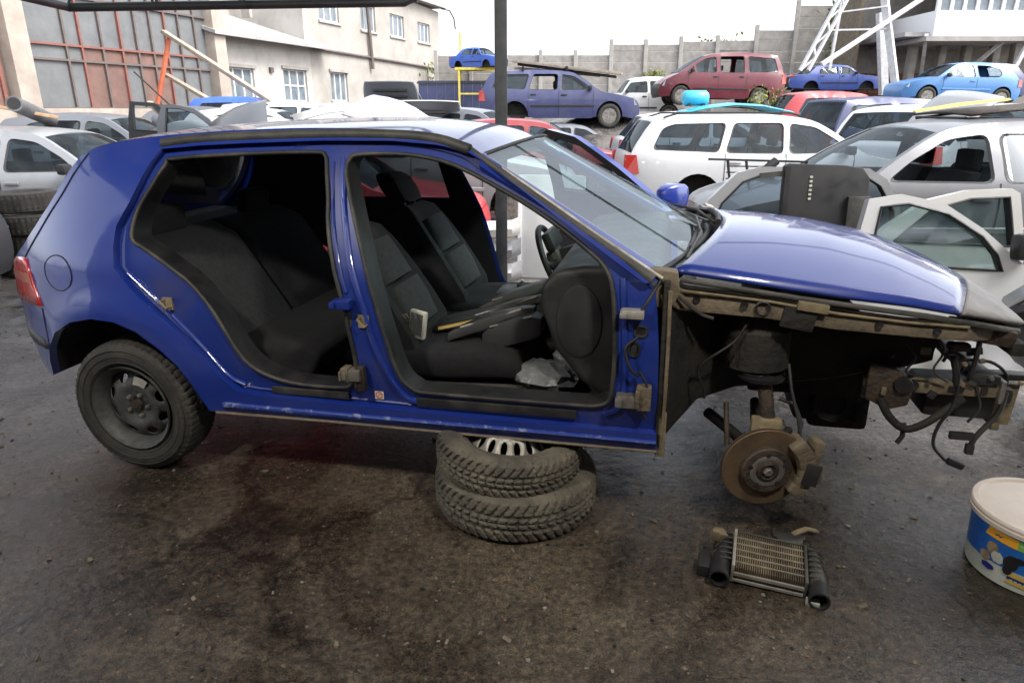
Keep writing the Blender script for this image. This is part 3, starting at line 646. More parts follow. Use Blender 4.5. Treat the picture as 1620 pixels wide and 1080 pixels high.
ROOF = [(1.478, 1.322), (1.40, 1.365), (1.28, 1.395), (1.1, 1.415), (.79, 1.424), (.5, 1.42), (.24, 1.408), (.0, 1.39), (-.13, 1.37), (-.2, 1.35)]
JAMB = [(.135, 1.35), (.102, 1.30), (.042, 1.153), (-.003, 1.063), (-.006, .985), (.003, .907), (.067, .824), (.217, .693), (.336, .576), (.431, .457), (.478, .412), (.561, .402)]
RAILIN = [(.30, 1.362), (.5, 1.370), (.83, 1.378), (1.12, 1.376), (1.30, 1.362), (1.42, 1.338), (1.51, 1.298)]
near_outer = [(2.128, .935)] + ROOF + REAR + [(-.60, .34)] + ARCH + [(.44, .307), (1.3, .307), (2.156, .306), (2.15, .376), (1.3, .384)] + list(reversed(JAMB)) + RAILIN + [(2.085, .925)]
skin('rear_quarter_and_sill', near_outer, [], 0, 'hero', .042)
# recessed door frame: pillars, sill step, hinge pillar
RAP = [(.177, 1.312), (.51, 1.33), (.80, 1.335), (.845, 1.325), (.862, 1.29), (.889, 1.173), (.905, 1.064), (.96, .852), (.98, .755), (1.003, .60), (.999, .51), (.975, .468), (.93, .452), (.76, .451), (.637, .473), (.541, .522), (.484, .599), (.415, .736), (.301, .866), (.122, .97), (.064, .997), (.045, 1.036), (.06, 1.123), (.113, 1.222), (.15, 1.29)]
FAP = [(.945, 1.275), (.952, 1.31), (.98, 1.326), (1.10, 1.330), (1.231, 1.321), (1.383, 1.287), (1.579, 1.201), (1.743, 1.113), (1.872, 1.027), (1.945, .965), (1.979, .881), (1.992, .679), (1.987, .535), (1.975, .482), (1.935, .460), (1.867, .456), (1.598, .456), (1.291, .458), (1.225, .472), (1.175, .535), (1.127, .713), (1.063, .946), (.979, 1.174)]
RAPs = [tuple(v) for v in cr(RAP, 3, True)]; FAPs = [tuple(v) for v in cr(FAP, 3, True)]
frame_outer = [(2.15, .376), (1.3, .384)] + list(reversed(JAMB)) + RAILIN + [(2.085, .925), (2.118, .91), (2.13, .82), (2.142, .69)]
skin('door_frame', frame_outer, [RAPs, FAPs], .038, 'hero_in', .045)
rimloop('shut_line_step', dens([(2.15, .376), (1.3, .384)] + list(reversed(JAMB)) + RAILIN + [(2.085, .925)], .05, False), [(0, 1), (.006, 1), (.038, 1)], 'hero', closed=False)
rimloop('door_gutter', dens([(1.3, .384)] + list(reversed(JAMB)) + RAILIN[:3], .05, False), [(.0365, .985), (.030, .970), (.0365, .955)], 'hero_in', closed=False)
for nm, lp in (('rear', RAPs), ('front', FAPs)):
    rimloop('aperture_flange', lp, [(.038, 1), (.046, .996), (.09, .992), (.14, .988)], 'black')
    MB().tube([S3(x, z, .034) for x, z in lp], .0085, 8, closed=True).build('door_seal', 'seal', hero, smooth=60)
# blue ridges stamped into the pillars
def ridge(pts, r, off, m='hero', name='pressed_ridge'): return MB().tube([S3(x, z, off) for x, z in cr(pts, 4)], r, 6).build(name, m, hero, smooth=60)
ridge([(.93, 1.31), (.955, 1.15), (1.01, .93), (1.06, .78), (1.085, .66), (1.14, .52), (1.20, .43), (1.26, .415)], .013, .036)
ridge([(.885, 1.30), (.91, 1.15), (.93, 1.05), (.985, .84)], .008, .036, 'hero_in')
ridge([(2.01, .93), (2.02, .80), (2.03, .60), (2.02, .47), (1.96, .425)], .012, .038, 'hero_in')
ridge([(.04, .88), (.2, .74), (.33, .60), (.43, .47), (.50, .43)], .010, .034, 'hero')
MB().tube([S3(x, z, -.002) for x, z in ((.40, .345), (.8, .342), (1.3, .342), (1.8, .342), (2.15, .340))], .012, 6).build('sill_edge', 'scuff', hero, smooth=60)
MB().tube([S3(x, z, .0) for x, z in ((.36, .305), (.9, .305), (1.5, .303), (2.154, .303))], .007, 5).build('sill_flange', 'rust', hero, smooth=60)
def plate(name, x0, x1, z0, z1, off, th, m, bev=.004):
    n = max(2, int((x1-x0)/.1)); mb = MB(); rings = []
    for i in range(n+1):
        x = x0+(x1-x0)*i/n; rings.append([S3(x, z0, off), S3(x, z1, off), S3(x, z1, off-th), S3(x, z0, off-th)])
    return mb.loft(rings).build(name, m, hero, bevel=bev)
plate('tread_plate', 1.24, 1.86, .400, .436, .036, .012, 'seal'); plate('tread_plate', .62, .96, .403, .435, .036, .012, 'seal')
# dark roof moulding and windscreen side trim
MB().tube([S3(x, z, .004) for x, z in cr([(.13, 1.37), (.3, 1.386), (.55, 1.395), (.83, 1.40), (1.12, 1.396), (1.30, 1.380), (1.43, 1.345)], 4)], .020, 8).build('roof_moulding', 'blackdust', hero, smooth=60)
MB().tube([S3(x, z, .012) for x, z in ((1.43, 1.345), (1.6, 1.245), (1.8, 1.125), (2.0, 1.005), (2.11, .935))], [.012, .013, .013, .015, .02], 8).build('screen_pillar_trim', 'blackdust', hero, smooth=60)
MB().tube([S3(x, z, .035) for x, z in ((1.47, 1.328), (1.7, 1.195), (1.9, 1.075), (2.14, .935))], .007, 6).build('screen_edge_trim', 'alu', hero, smooth=60)
# panel gaps, filler flap
MB().tube([S3(x, z, -.0005) for x, z in cr([(-.215, 1.335), (-.25, 1.28), (-.31, 1.18), (-.38, 1.09), (-.443, 1.012), (-.51, .945), (-.545, .91)], 3)], .0035, 5).build('tailgate_gap', 'black', hero)
MB().tube([S3(x, z, -.0005) for x, z in ((-.45, .70), (-.455, .62), (-.45, .54), (-.46, .53))], .003, 5).build('bumper_gap', 'black', hero)
MB().tube([S3(x, z, -.0005) for x, z in ((-.79, .705), (-.62, .695), (-.45, .70))], .003, 5).build('bumper_gap', 'black', hero)
ff = [(-.295+.083*cos(a), .868+.072*sin(a)) for a in [2*pi*i/28 for i in range(28)]]
flap = skin('filler_flap', ff, [], -.0015, 'hero', .04)
MB().tube([S3(x, z, -.001) for x, z in ff], .0028, 5, closed=True).build('flap_gap', 'black', flap)
# tail light: wraps round the corner
for s in (-1, 1):
    tlp = [(-.53, .905), (-.60, .905), (-.66, .895), (-.74, .86), (-.775, .80), (-.785, .715), (-.60, .700), (-.448, .712), (-.49, .79), (-.515, .85)]
    ov, tr, _ = sheet2d(tlp, [], .04); t = raw('tail_light', [S3(p.x, p.y, -.007, s) for p in ov], tr, 'lampred', hero, smooth=60); t.modifiers.new('t', 'SOLIDIFY').thickness = .012
    am = [(-.51, .845), (-.62, .842), (-.75, .83), (-.768, .80), (-.60, .798), (-.495, .80)]
    ov, tr, _ = sheet2d(am, [], .05); raw('indicator_lens', [S3(p.x, p.y, -.0105, s) for p in ov], tr, mat('pale_red_lens', (.45, .12, .07), .25, coat=.5), t)
    st = [(-.80, .575), (-.7, .560), (-.6, .553), (-.50, .548), (-.475, .515), (-.55, .505), (-.68, .50), (-.795, .51)]
    ov, tr, _ = sheet2d(st, [], .05); o = raw('bumper_strip', [S3(p.x, p.y, -.006, s) for p in ov], tr, 'blackdust', hero, smooth=60); o.modifiers.new('t', 'SOLIDIFY').thickness = .01
# far side
FW = [(.16, 1.0), (.20, 1.29), (.52, 1.318), (.86, 1.32), (.90, 1.0)]
far_outer = [(2.128, .935)] + ROOF + REAR + [(-.60, .34)] + ARCH + [(.44, .307), (1.3, .307), (2.156, .306), (2.142, .69), (2.126, .9)]
skin('far_body_side', far_outer, [FW, FAPs], 0, 'hero', .07, s=1)
skin('far_side_trim', [(1.98, .45), (1.0, .45), (.35, .5), (.1, .7), (-.45, .7), (-.45, .95), (-.2, 1.28), (.2, 1.36), (1.2, 1.36), (1.5, 1.28), (2.05, .93)], [FW, FAPs], .07, 'black', .09, s=1)
gv, gt, _ = sheet2d(FW, [], .2); raw('side_window', [S3(p.x, p.y, .02, 1) for p in gv], gt, 'glassdark', hero)
# roof, tailgate, bumper
vs, fs = strip(cr(ROOF+[(-.26, 1.32)], 3), lambda x, z: HW(x, z)-.0, 18, .035); raw('roof', vs, fs, 'hero', hero, smooth=45)
vs, fs = strip([(p[0], p[1]-.05) for p in cr(ROOF+[(-.24, 1.33)], 3)], lambda x, z: HW(x, z)-.03, 8, .02); raw('headliner', vs, fs, 'blackdust', hero, smooth=45)
tg = cr(REAR[:6], 3); vs, fs = strip(tg, lambda x, z: HW(x, z)-.06, 14, .06); raw('rear_window', vs, fs, 'glassdark', hero, smooth=45)
for s in (-1, 1):
    mb = MB(); k = len(tg); mb.v = [Vector(S3(p.x, p.y, 0, s)) for p in tg]+[Vector((p.x-.012, s*(HW(p.x, p.y)-.10), p.y)) for p in tg]; mb.f = [(a, a+1, k+a+1, k+a) for a in range(k-1)]; mb.build('tailgate_edge', 'hero', hero, smooth=40)
vs, fs = strip(cr(REAR[5:11], 3), lambda x, z: HW(x, z), 14, .07); raw('tailgate', vs, fs, 'hero', hero, smooth=45)
vs, fs = strip(cr(REAR[10:], 3), lambda x, z: HW(x, z), 14, .07); raw('rear_bumper', vs, fs, 'hero', hero, smooth=45)
# arch liners, floor
n = len(ARCH); mb = MB(); mb.v = [Vector(S3(x, z, .002)) for x, z in ARCH]+[Vector((x, -.50, z)) for x, z in ARCH]; mb.f = [(i, i+1, n+i+1, n+i) for i in range(n-1)]+[tuple(n+i for i in range(n))]; mb.build('wheel_house', 'under', hero, smooth=50)
rimloop('arch_lip', [(x, z) for x, z in ARCH], [(-.003, 1), (.012, .985), (.03, .985)], 'hero', closed=False)
fl = MB(); fl.box((1.05, 0, .345), (2.2, 1.55, .05)); fl.box((.0, .05, .40), (.9, .95, .12)); fl.box((1.1, 0, .40), (2.0, .22, .1)); fl.box((-.45, 0, .42), (.5, 1.1, .1)); fl.build('floor_pan', 'under', hero, bevel=.02)
MB().box((.08, .1, .30), (.12, 1.3, .10)).box((.75, .1, .30), (.35, .7, .1)).build('rear_axle', 'under', hero, bevel=.03)
# rear wheel
wheel = empty('wheel', (-.05, -.755, .292)); wheel.parent = hero; wheel.rotation_euler = (0, .4, 0)
tyre_mesh(.296, .185, .187, 260, 58, 14, .5, .45).build('tyre', 'rubber', wheel, smooth=35)
for rr_ in (.262, .235, .207): MB().tube([(rr_*cos(2*pi*i/48), -.0965 if rr_ > .21 else -.090, rr_*sin(2*pi*i/48)) for i in range(48)], .0022, 5, closed=True).build('sidewall_rib', 'rubber', wheel, smooth=60)
rim_parts(wheel, .182, -.015, mat('grey_steel_rim', (.10, .105, .105), .5, .3, vscale=9, col2=(.03, .029, .027), rvar=.2), 40, 8)
MB().lathe([(-.062, .001), (-.060, .024), (-.040, .028), (-.02, .03)], 'Y', 16).build('hub_cap', 'rustdark', wheel, smooth=40)
MB().lathe([(.1, .001), (.098, .11), (.03, .115), (.03, .02)], 'Y', 20).build('brake_drum', 'rustdark', wheel, smooth=40)
mp = MB(); mp.add([(.105*cos(a)+.0, -.07-.004*cos(3*a), .105*sin(a)) for a in [1.35+i*.06 for i in range(9)]]+[(.14*cos(a), -.062, .14*sin(a)) for a in [1.35+i*.06 for i in range(9)]], [(i, i+1, 10+i, 9+i) for i in range(8)]); mp.build('silver_patch', 'alu', wheel)

# interior: seats, bench, dash, wheel
def ring_seat(c, wd, dp, ax, bol=.5, n=20):
    """one cross-section of a seat back: rounded, with side bolsters standing forward"""
    out = []
    for j in range(n):
        a = 2*pi*j/n; u = cos(a); v = sin(a); y = wd*abs(u)**.55*(1 if u > 0 else -1); d = dp*abs(v)**.6*(1 if v > 0 else -1)
        if v > 0: d += dp*bol*(min(1, (abs(y)/wd)**3)) - dp*.15*(1-abs(y)/wd)
        out.append(Vector((c[0], c[1]+y, c[2]))+Vector(ax)*d)
    return out
def seat(y, head=True):
    r = empty('front_seat', (0, 0, 0)); r.parent = hero
    ax = (.84, 0, .54)
    back = [((1.10, y, .44), .21, .075), ((1.06, y, .54), .235, .085), ((1.0, y, .64), .235, .085), ((.93, y, .76), .225, .08), ((.86, y, .88), .205, .07), ((.81, y, .96), .18, .06), ((.785, y, 1.0), .13, .035)]
    b = MB().loft([ring_seat(c, w_, d_, ax, .8) for c, w_, d_ in back]).build('backrest', 'fabdark', r, smooth=60)
    pan = [((1.075, y, .565), .125, .03), ((1.03, y, .66), .135, .03), ((.985, y, .735), .13, .03)]
    MB().loft([[Vector(c)+Vector((.055, 0, .045))+Vector((0, yy, 0))+Vector(ax)*d for yy, d in ((-w_*1.16, -.03), (-w_*1.12, .006), (-w_*.9, .020), (-w_*.5, .030), (0, .033), (w_*.5, .030), (w_*.9, .020), (w_*1.12, .006), (w_*1.16, -.03))] for c, w_, d_ in pan]).build('lower_panel', 'fabric', b, smooth=60)
    pan = [((.965, y, .755), .125, .03), ((.91, y, .85), .12, .03), ((.87, y, .915), .105, .02)]
    MB().loft([[Vector(c)+Vector((.052, 0, .04))+Vector((0, yy, 0))+Vector(ax)*d for yy, d in ((-w_*1.16, -.03), (-w_*1.12, .006), (-w_*.9, .020), (-w_*.5, .028), (0, .031), (w_*.5, .028), (w_*.9, .020), (w_*1.12, .006), (w_*1.16, -.03))] for c, w_, d_ in pan]).build('upper_panel', 'fabric', b, smooth=60)
    cu = []
    for x, z, wd, dp in ((1.02, .47, .22, .06), (1.10, .485, .245, .075), (1.3, .49, .25, .08), (1.48, .50, .245, .075), (1.57, .485, .23, .055), (1.60, .46, .2, .03)):
        cu.append([(x, y+wd*abs(cos(a))**.5*(1 if cos(a) > 0 else -1), z+dp*abs(sin(a))**.6*(1 if sin(a) > 0 else -1)+(.02*abs(cos(a))**4 if sin(a) > 0 else 0)) for a in [2*pi*j/20 for j in range(20)]])
    MB().loft(cu).build('cushion', 'fabdark', r, smooth=60)
    MB().box((1.3, y-.2, .385), (.62, .03, .06)).box((1.3, y+.2, .385), (.62, .03, .06)).box((1.28, y, .40), (.45, .42, .03)).build('seat_rail', 'blackdust', r, bevel=.01)
    if not head: return r
    hr = MB().loft([[(x-.02*k_+d, y+yy, z) for d, yy in ((-.055*sc, -.11*sc), (-.06*sc, 0), (-.055*sc, .11*sc), (.05*sc, .12*sc), (.06*sc, 0), (.05*sc, -.12*sc))] for k_, (x, z, sc) in enumerate(((.80, 1.035, .75), (.795, 1.05, 1.0), (.785, 1.10, 1.08), (.775, 1.155, 1.02), (.77, 1.18, .75)))]).build('headrest', 'fabdark', r, bevel=.02)
    for dy in (-.07, .07): MB().tube([(.80, y+dy, .97), (.798, y+dy, 1.05)], .006, 6).build('headrest_post', 'steel', hr)
    return r
seat(.37); seat(-.37, False)
bench = empty('rear_bench'); bench.parent = hero
def rr(pts, y0, y1, nm, m, bev=.04): return MB().prism(pts, 'Y', y0, y1).build(nm, m, bench, bevel=bev, seg=3)
rr([(.14, .46), (.30, .50), (.02, .92), (-.12, .98), (-.26, .94)], -.62, -.02, 'backrest', 'fabric'); rr([(.14, .46), (.30, .50), (.02, .92), (-.12, .98), (-.26, .94)], .0, .62, 'backrest', 'fabdark')
rr([(.10, .38), (.70, .40), (.74, .50), (.68, .55), (.25, .52), (.12, .50)], -.62, .62, 'cushion', 'fabdark')
for yy in (-.36, .36): rr([(-.17, .97), (-.10, .96), (-.09, 1.08), (-.15, 1.10)], yy-.12, yy+.12, 'headrest', 'fabdark', .025)
MB().box((-.36, 0, .955), (.34, 1.1, .02)).build('parcel_shelf', 'blackdust', hero)
dash = MB().prism([(1.70, .80), (1.71, .87), (1.76, .925), (1.86, .945), (2.12, .955), (2.16, .90), (2.16, .42), (1.95, .44), (1.86, .50), (1.76, .62)], 'Y', -.70, .72).build('dashboard', 'black', hero, bevel=.045, seg=4)
ov = [(1.85+.085*cos(a), .74+.14*sin(a)) for a in [2*pi*i/28 for i in range(28)]]
MB().prism(ov, 'Y', -.707, -.69).build('dash_end_cover', 'black', dash, bevel=.012)
MB().box((1.62, 0, .55), (.5, .2, .26)).box((1.3, 0, .46), (.5, .16, .14)).build('centre_console', 'black', hero, bevel=.03)
MB().tube([(1.50, .02, .58), (1.485, .02, .66)], .008, 6).lathe([(.64, .001), (.65, .022), (.69, .026), (.71, .001)], 'Z', 12, (1.48, .02, 0)).build('gear_lever', 'black', hero, smooth=50)
stw = empty('steering_wheel', (1.575, .37, .735), (0, rad(-24), 0)); stw.parent = hero
MB().tube([(0, .185*cos(a), .185*sin(a)) for a in [2*pi*i/40 for i in range(40)]], .016, 10, closed=True).build('wheel_rim', 'black', stw, smooth=60)
MB().box((.02, 0, -.01), (.07, .17, .15)).build('airbag_cover', 'blackdust', stw, bevel=.03)
for a in (0, pi, -pi/2): MB().beam((.02, .05*cos(a), .05*sin(a)), (.005, .18*cos(a), .18*sin(a)), .03, .045, (1, 0, 0)).build('spoke', 'black', stw, bevel=.008)
MB().tube([(.03, 0, 0), (.30, 0, -.02)], .05, 10).build('steering_column', 'black', stw, smooth=50)
MB().box((-.01+.05, -.0, .11), (.05, .26, .10)).build('instrument_hood', 'black', stw, bevel=.02)

# hinges, latches, plugs and sticker on the near side frame
def bracket(x, z, sx, sz, sy, m, off=.030, name='hinge'): 
    p = S3(x, z, off); return MB().box((p[0], p[1]-sy/2, p[2]), (sx, sy, sz)).box((p[0]-sx*.42, p[1]-sy*.5, p[2]), (sx*.3, sy*1.6, sz*.7)).build(name, m, hero, bevel=.005)
bracket(1.005, .528, .065, .045, .045, 'steel'); bracket(.985, .805, .07, .035, .045, 'hero_in'); bracket(2.045, .505, .075, .045, .045, 'steel'); bracket(2.05, .822, .075, .03, .045, 'alu')
bracket(.978, .53, .030, .055, .05, 'rust', name='hinge_pin'); bracket(2.10, .52, .05, .09, .04, 'rust', name='hinge_plate'); bracket(1.03, .51, .035, .10, .03, 'rustdark', name='hinge_plate')
for x, z in ((.21, .763), (1.055, .735)):
    p = S3(x, z, .036); MB().box((p[0], p[1]-.004, p[2]), (.045, .008, .05)).tube([(p[0]-.012, p[1], p[2]+.015), (p[0]-.012, p[1]-.035, p[2]+.015), (p[0]+.014, p[1]-.035, p[2]-.012), (p[0]+.014, p[1], p[2]-.012)], .005, 6).build('door_striker', 'tan', hero, smooth=40)
p = S3(1.085, .432, .0365); stk = MB().box((p[0], p[1], p[2]), (.036, .002, .036), (.0, 0, 0)).build('warning_sticker', 'cream', hero)
MB().tube([(p[0]+.013*cos(a), p[1]-.002, p[2]+.013*sin(a)) for a in [2*pi*i/16 for i in range(16)]], .0022, 4, closed=True).beam((p[0]-.009, p[1]-.002, p[2]-.009), (p[0]+.009, p[1]-.002, p[2]+.009), .004, .002).build('sticker_print', 'orange', stk)
for (x, z, rx, rz) in ((2.078, .752, .020, .018), (2.058, .688, .017, .026)):
    lp = [(x+rx*abs(cos(a))**.7*(1 if cos(a) > 0 else -1), z+rz*abs(sin(a))**.7*(1 if sin(a) > 0 else -1)) for a in [2*pi*i/20 for i in range(20)]]
    MB().tube([S3(u, v, .036) for u, v in lp], .005, 6, closed=True).build('grommet', 'seal', hero, smooth=60)
    gv, gt, _ = sheet2d(lp, [], .05); raw('cable_hole', [S3(q.x, q.y, .0365) for q in gv], gt, 'black', hero)
MB().tube([S3(.985, .775, .03), S3(.988, .76, .03)], .012, 8).build('cable_plug', 'black', hero)
ovp = [(.99+.016*cos(a), .735+.033*sin(a)) for a in [2*pi*i/18 for i in range(18)]]; gv, gt, _ = sheet2d(ovp, [], .05); raw('cable_hole', [S3(q.x, q.y, .037) for q in gv], gt, 'black', hero)

# front structure: inner wings, wheel well, suspension, brake
rl = MB().loft([[(2.12, -.79, .84), (2.12, -.79, .92), (2.12, -.70, .94), (2.12, -.70, .82)], [(2.22, -.705, .80), (2.22, -.70, .868), (2.22, -.63, .88), (2.22, -.63, .79)], [(2.5, -.70, .785), (2.5, -.70, .842), (2.5, -.63, .852), (2.5, -.63, .775)], [(2.72, -.69, .755), (2.72, -.69, .808), (2.72, -.62, .818), (2.72, -.62, .75)], [(2.95, -.66, .735), (2.95, -.66, .782), (2.95, -.60, .79), (2.95, -.60, .73)], [(3.15, -.62, .715), (3.15, -.62, .765), (3.15, -.56, .77), (3.15, -.56, .71)], [(3.34, -.46, .68), (3.34, -.46, .735), (3.32, -.40, .74), (3.32, -.40, .68)]]).build('inner_wing_rail', 'rust', hero, bevel=.008)
MB().box((2.60, -.69, .79), (.11, .035, .075), (0, .15, 0)).build('rail_bracket', 'under', rl, bevel=.006); MB().box((2.64, -.705, .835), (.10, .03, .03), (0, .12, 0)).build('rail_bracket', 'tan', rl, bevel=.004)
MB().tube([(2.20, -.712, .875), (2.5, -.706, .848), (2.72, -.697, .814), (2.95, -.667, .786), (3.15, -.627, .768)], .006, 6).build('rail_lip', 'tan', rl, smooth=60)
for x, y, z in ((2.26, -.707, .842), (2.42, -.712, .83), (2.86, -.682, .775), (3.05, -.65, .755)):
    MB().lathe([(0, .001), (-.002, .012), (.012, .014)], 'Y', 12, (x, y, z)).build('rail_hole', 'black', rl)
MB().tube([(2.48+.022*cos(a), -.711, .825+.022*sin(a)) for a in [2*pi*i/18 for i in range(18)]], .005, 5, closed=True).build('rail_grommet', 'black', rl)
rr2 = MB().loft([[(2.15, .70, .82), (2.15, .70, .92), (2.15, .62, .92), (2.15, .62, .82)], [(2.7, .69, .76), (2.7, .69, .82), (2.7, .62, .82), (2.7, .62, .76)], [(3.2, .60, .71), (3.2, .60, .77), (3.2, .54, .77), (3.2, .54, .71)]]).build('inner_wing_rail', 'rust', hero, bevel=.008)
# wheel well: one sheet from the rail over into the inner panel
WX = [2.165, 2.2, 2.3, 2.45, 2.6, 2.8, 2.95, 3.05, 3.12]; LOW = [.30, .315, .375, .40, .41, .45, .50, .53, .56]
well = MB(); secs = []
for x, lo in zip(WX, LOW):
    tp = interp(x, [2.16, 2.22, 2.5, 2.72, 2.95, 3.15], [.86, .80, .785, .755, .735, .715]); yo = interp(x, [2.16, 2.25, 2.5, 3.15], [-.82, -.69, -.69, -.61]); yi = interp(x, [2.16, 2.22, 2.35, 2.6, 2.9, 3.12], [-.80, -.66, -.46, -.40, -.42, -.46])
    secs.append([Vector((x, yo, tp)), Vector((x, yo*.75+yi*.25, tp-.0)), Vector((x, yi-.02, tp-.03)), Vector((x, yi, tp-.10)), Vector((x, yi, (tp+lo)/2)), Vector((x, yi, lo+.03)), Vector((x, yi+.06, lo))])
vs = [p for s_ in secs for p in s_]; k = len(secs[0]); raw('wheel_well', vs, [(i*k+j, i*k+j+1, (i+1)*k+j+1, (i+1)*k+j) for i in range(len(secs)-1) for j in range(k-1)], 'under', hero, smooth=50)
MB().lathe([(-.09, .125), (.05, .12), (.07, .10), (.10, .09)], 'Z', 20, (2.49, -.54, .66)).build('strut_tower', 'under', hero, smooth=40)
MB().box((2.158, -.735, .62), (.022, .17, .62)).build('firewall_end', 'under', hero, bevel=.006)
MB().tube([(2.168, -.822, .90), (2.172, -.826, .70), (2.172, -.824, .50), (2.168, -.815, .34)], .007, 6).build('pillar_seam', 'rust', hero, smooth=60)
MB().box((2.165, -.795, .36), (.035, .05, .16)).build('rusty_seam', 'tan', hero, bevel=.006)
MB().prism([(2.10, .965), (2.19, .955), (2.20, .88), (2.16, .80), (2.10, .86)], 'Y', -.79, -.72).build('wing_mount', 'rust', hero, bevel=.008)
sus = empty('front_suspension', (2.53, -.76, .262)); sus.parent = hero
def su(mb, n, m, **kk): 
    o = mb.build(n, m, sus, **kk); o.location = (-2.53, .76, -.262); return o
su(MB().tube([(2.475, -.53, .74), (2.53, -.62, .50), (2.55, -.655, .36)], [.026, .026, .028], 12), 'damper', 'rustdark', smooth=50)
su(MB().tube([(2.49+.068*cos(t*.7), -.545-.0009*t+.068*sin(t*.7), .745-.0045*t) for t in range(0, 46)], .0065, 6), 'coil_spring', 'black', smooth=60)
su(MB().lathe([(.525, .02), (.53, .082), (.545, .086), (.55, .03)], 'Z', 18, (2.515, -.59, 0)), 'spring_seat', 'black', smooth=40)
su(MB().box((2.545, -.665, .375), (.10, .05, .05)).box((2.55, -.68, .31), (.075, .06, .13)).box((2.50, -.67, .37), (.03, .04, .07)), 'knuckle', 'tan', bevel=.012)
su(MB().tube([(2.545, -.66, .215), (2.45, -.50, .25), (2.35, -.38, .28)], .022, 8).tube([(2.545, -.66, .215), (2.66, -.45, .26)], .018, 8), 'control_arm', 'under', smooth=50)
su(MB().tube([(2.53, -.66, .262), (2.53, -.50, .27), (2.55, -.25, .29)], [.045, .02, .02], 10), 'drive_shaft', 'under', smooth=50)
su(MB().tube([(2.58, -.64, .47), (2.63, -.66, .46), (2.655, -.69, .40), (2.645, -.72, .33)], .008, 8), 'brake_hose', 'black', smooth=60)
su(MB().tube([(2.60, -.63, .60), (2.61, -.68, .52), (2.64, -.70, .42), (2.66, -.73, .32)], .006, 8), 'sensor_cable', 'black', smooth=60)
su(MB().tube([(2.40, -.60, .42), (2.405, -.66, .34), (2.41, -.68, .28)], .010, 8), 'link_rod', 'rustdark', smooth=60)
dk = empty('brake_disc', (0, -.02, 0), (0, 0, rad(14))); dk.scale = (1.15, 1, 1.1); dk.parent = sus
d = MB().lathe([(-.011, .078), (-.011, .131), (-.009, .133), (-.003, .133), (-.003, .10), (.003, .10), (.003, .133), (.009, .133), (.011, .131), (.011, .078)], 'Y', 48, closed=True).build('friction_ring', 'disc', dk, smooth=30)
hat = MB().lathe([(.011, .080), (-.030, .078), (-.036, .074), (-.036, .036), (-.042, .034), (-.046, .026), (-.040, .022), (-.040, .001)], 'Y', 36).build('disc_hat', 'rustdark', dk, smooth=30)
MB().lathe([(-.0365, .054), (-.0375, .052), (-.0375, .037), (-.0365, .035)], 'Y', 30).build('hub_face', 'steel', dk, smooth=30)
for k in range(5):
    a = 2*pi*k/5+.35; MB().lathe([(-.0385, .001), (-.0385, .0075), (-.030, .0075)], 'Y', 10, (.055*cos(a), 0, .055*sin(a))).build('bolt_hole', 'black', dk)
MB().lathe([(-.052, .001), (-.052, .011), (-.049, .014), (-.040, .016)], 'Y', 6).build('hub_nut', 'steel', dk)
cal = MB(); 
for i in range(6):
    a = -.62+i*.26; cal.box((.122*cos(a), -.004, .122*sin(a)), (.05, .085, .04), (0, -a, 0))
cal.box((.150, .0, .03), (.03, .07, .13), (0, .1, 0)).box((.145, -.035, -.015), (.05, .02, .07)); cal.build('brake_caliper', 'rust', dk, bevel=.008)
MB().box((.132, -.052, -.01), (.045, .016, .075), (0, .2, 0)).build('caliper_window', 'black', dk, bevel=.004)
# engine bay and nose
en = MB(); en.box((2.72, .02, .52), (.42, .62, .34)).box((2.62, .22, .40), (.5, .3, .3)).box((2.85, -.02, .33), (.26, .36, .26)).box((2.7, -.25, .62), (.3, .12, .2)).tube([(2.55, -.2, .78), (2.75, .0, .80), (2.85, .25, .78)], .04, 8)
eng = en.build('engine', 'under', hero, bevel=.03)
MB().lathe([(-.24, .001), (-.24, .045), (-.25, .05), (-.25, .078), (-.20, .085), (-.17, .085)], 'Y', 28, (2.86, 0, .30)).build('drive_pulley', 'under', eng, smooth=35)
MB().box((2.90, -.12, .245), (.24, .16, .16)).build('sump', 'under', eng, bevel=.03)
leg = MB().box((3.12, -.47, .495), (.44, .05, .05)).build('chassis_leg', 'rust', hero, bevel=.008)
MB().box((3.345, -.47, .498), (.018, .085, .085)).build('leg_end_plate', 'steel', leg, bevel=.004); MB().lathe([(0, .001), (-.004, .018), (.01, .02)], 'Y', 14, (3.06, -.498, .50)).build('leg_hole', 'black', leg); MB().box((3.20, -.503, .50), (.05, .006, .016)).build('leg_slot', 'black', leg); MB().box((3.29, -.503, .50), (.02, .006, .02)).build('leg_slot', 'black', leg)
MB().prism([(2.90, .585), (3.0, .555), (3.065, .50), (3.05, .42), (2.98, .40), (2.90, .44)], 'Y', -.51, -.44).build('leg_gusset', 'rustdark', leg, bevel=.012); MB().lathe([(-.525, .001), (-.525, .030), (-.51, .034)], 'Y', 18, (3.02, 0, .505)).build('leg_socket', 'black', leg)
MB().tube(cr([(2.95, -.51, .45), (2.99, -.52, .38), (3.05, -.52, .335), (3.11, -.52, .36), (3.18, -.51, .42), (3.23, -.50, .465)], 4), .015, 8).build('lower_strap', 'under', hero, smooth=60)
MB().tube([(3.05, -.50, .35), (3.05, -.51, .30), (3.035, -.51, .27)], .009, 6).build('drain_tube', 'black', hero)
MB().box((3.25, -.32, .415), (.24, .22, .12)).box((3.36, -.05, .48), (.06, .9, .06)).build('radiator_carrier', 'black', hero, bevel=.02)
MB().box((3.405, -.38, .415), (.075, .05, .165), (.0, .06, 0)).box((3.395, -.39, .33), (.03, .03, .05)).build('cooler_end_tank', 'tan', hero, bevel=.006)
MB().box((3.36, -.42, .535), (.18, .05, .025)).box((3.28, -.50, .545), (.10, .03, .03)).build('connector_strip', 'black', hero, bevel=.006)
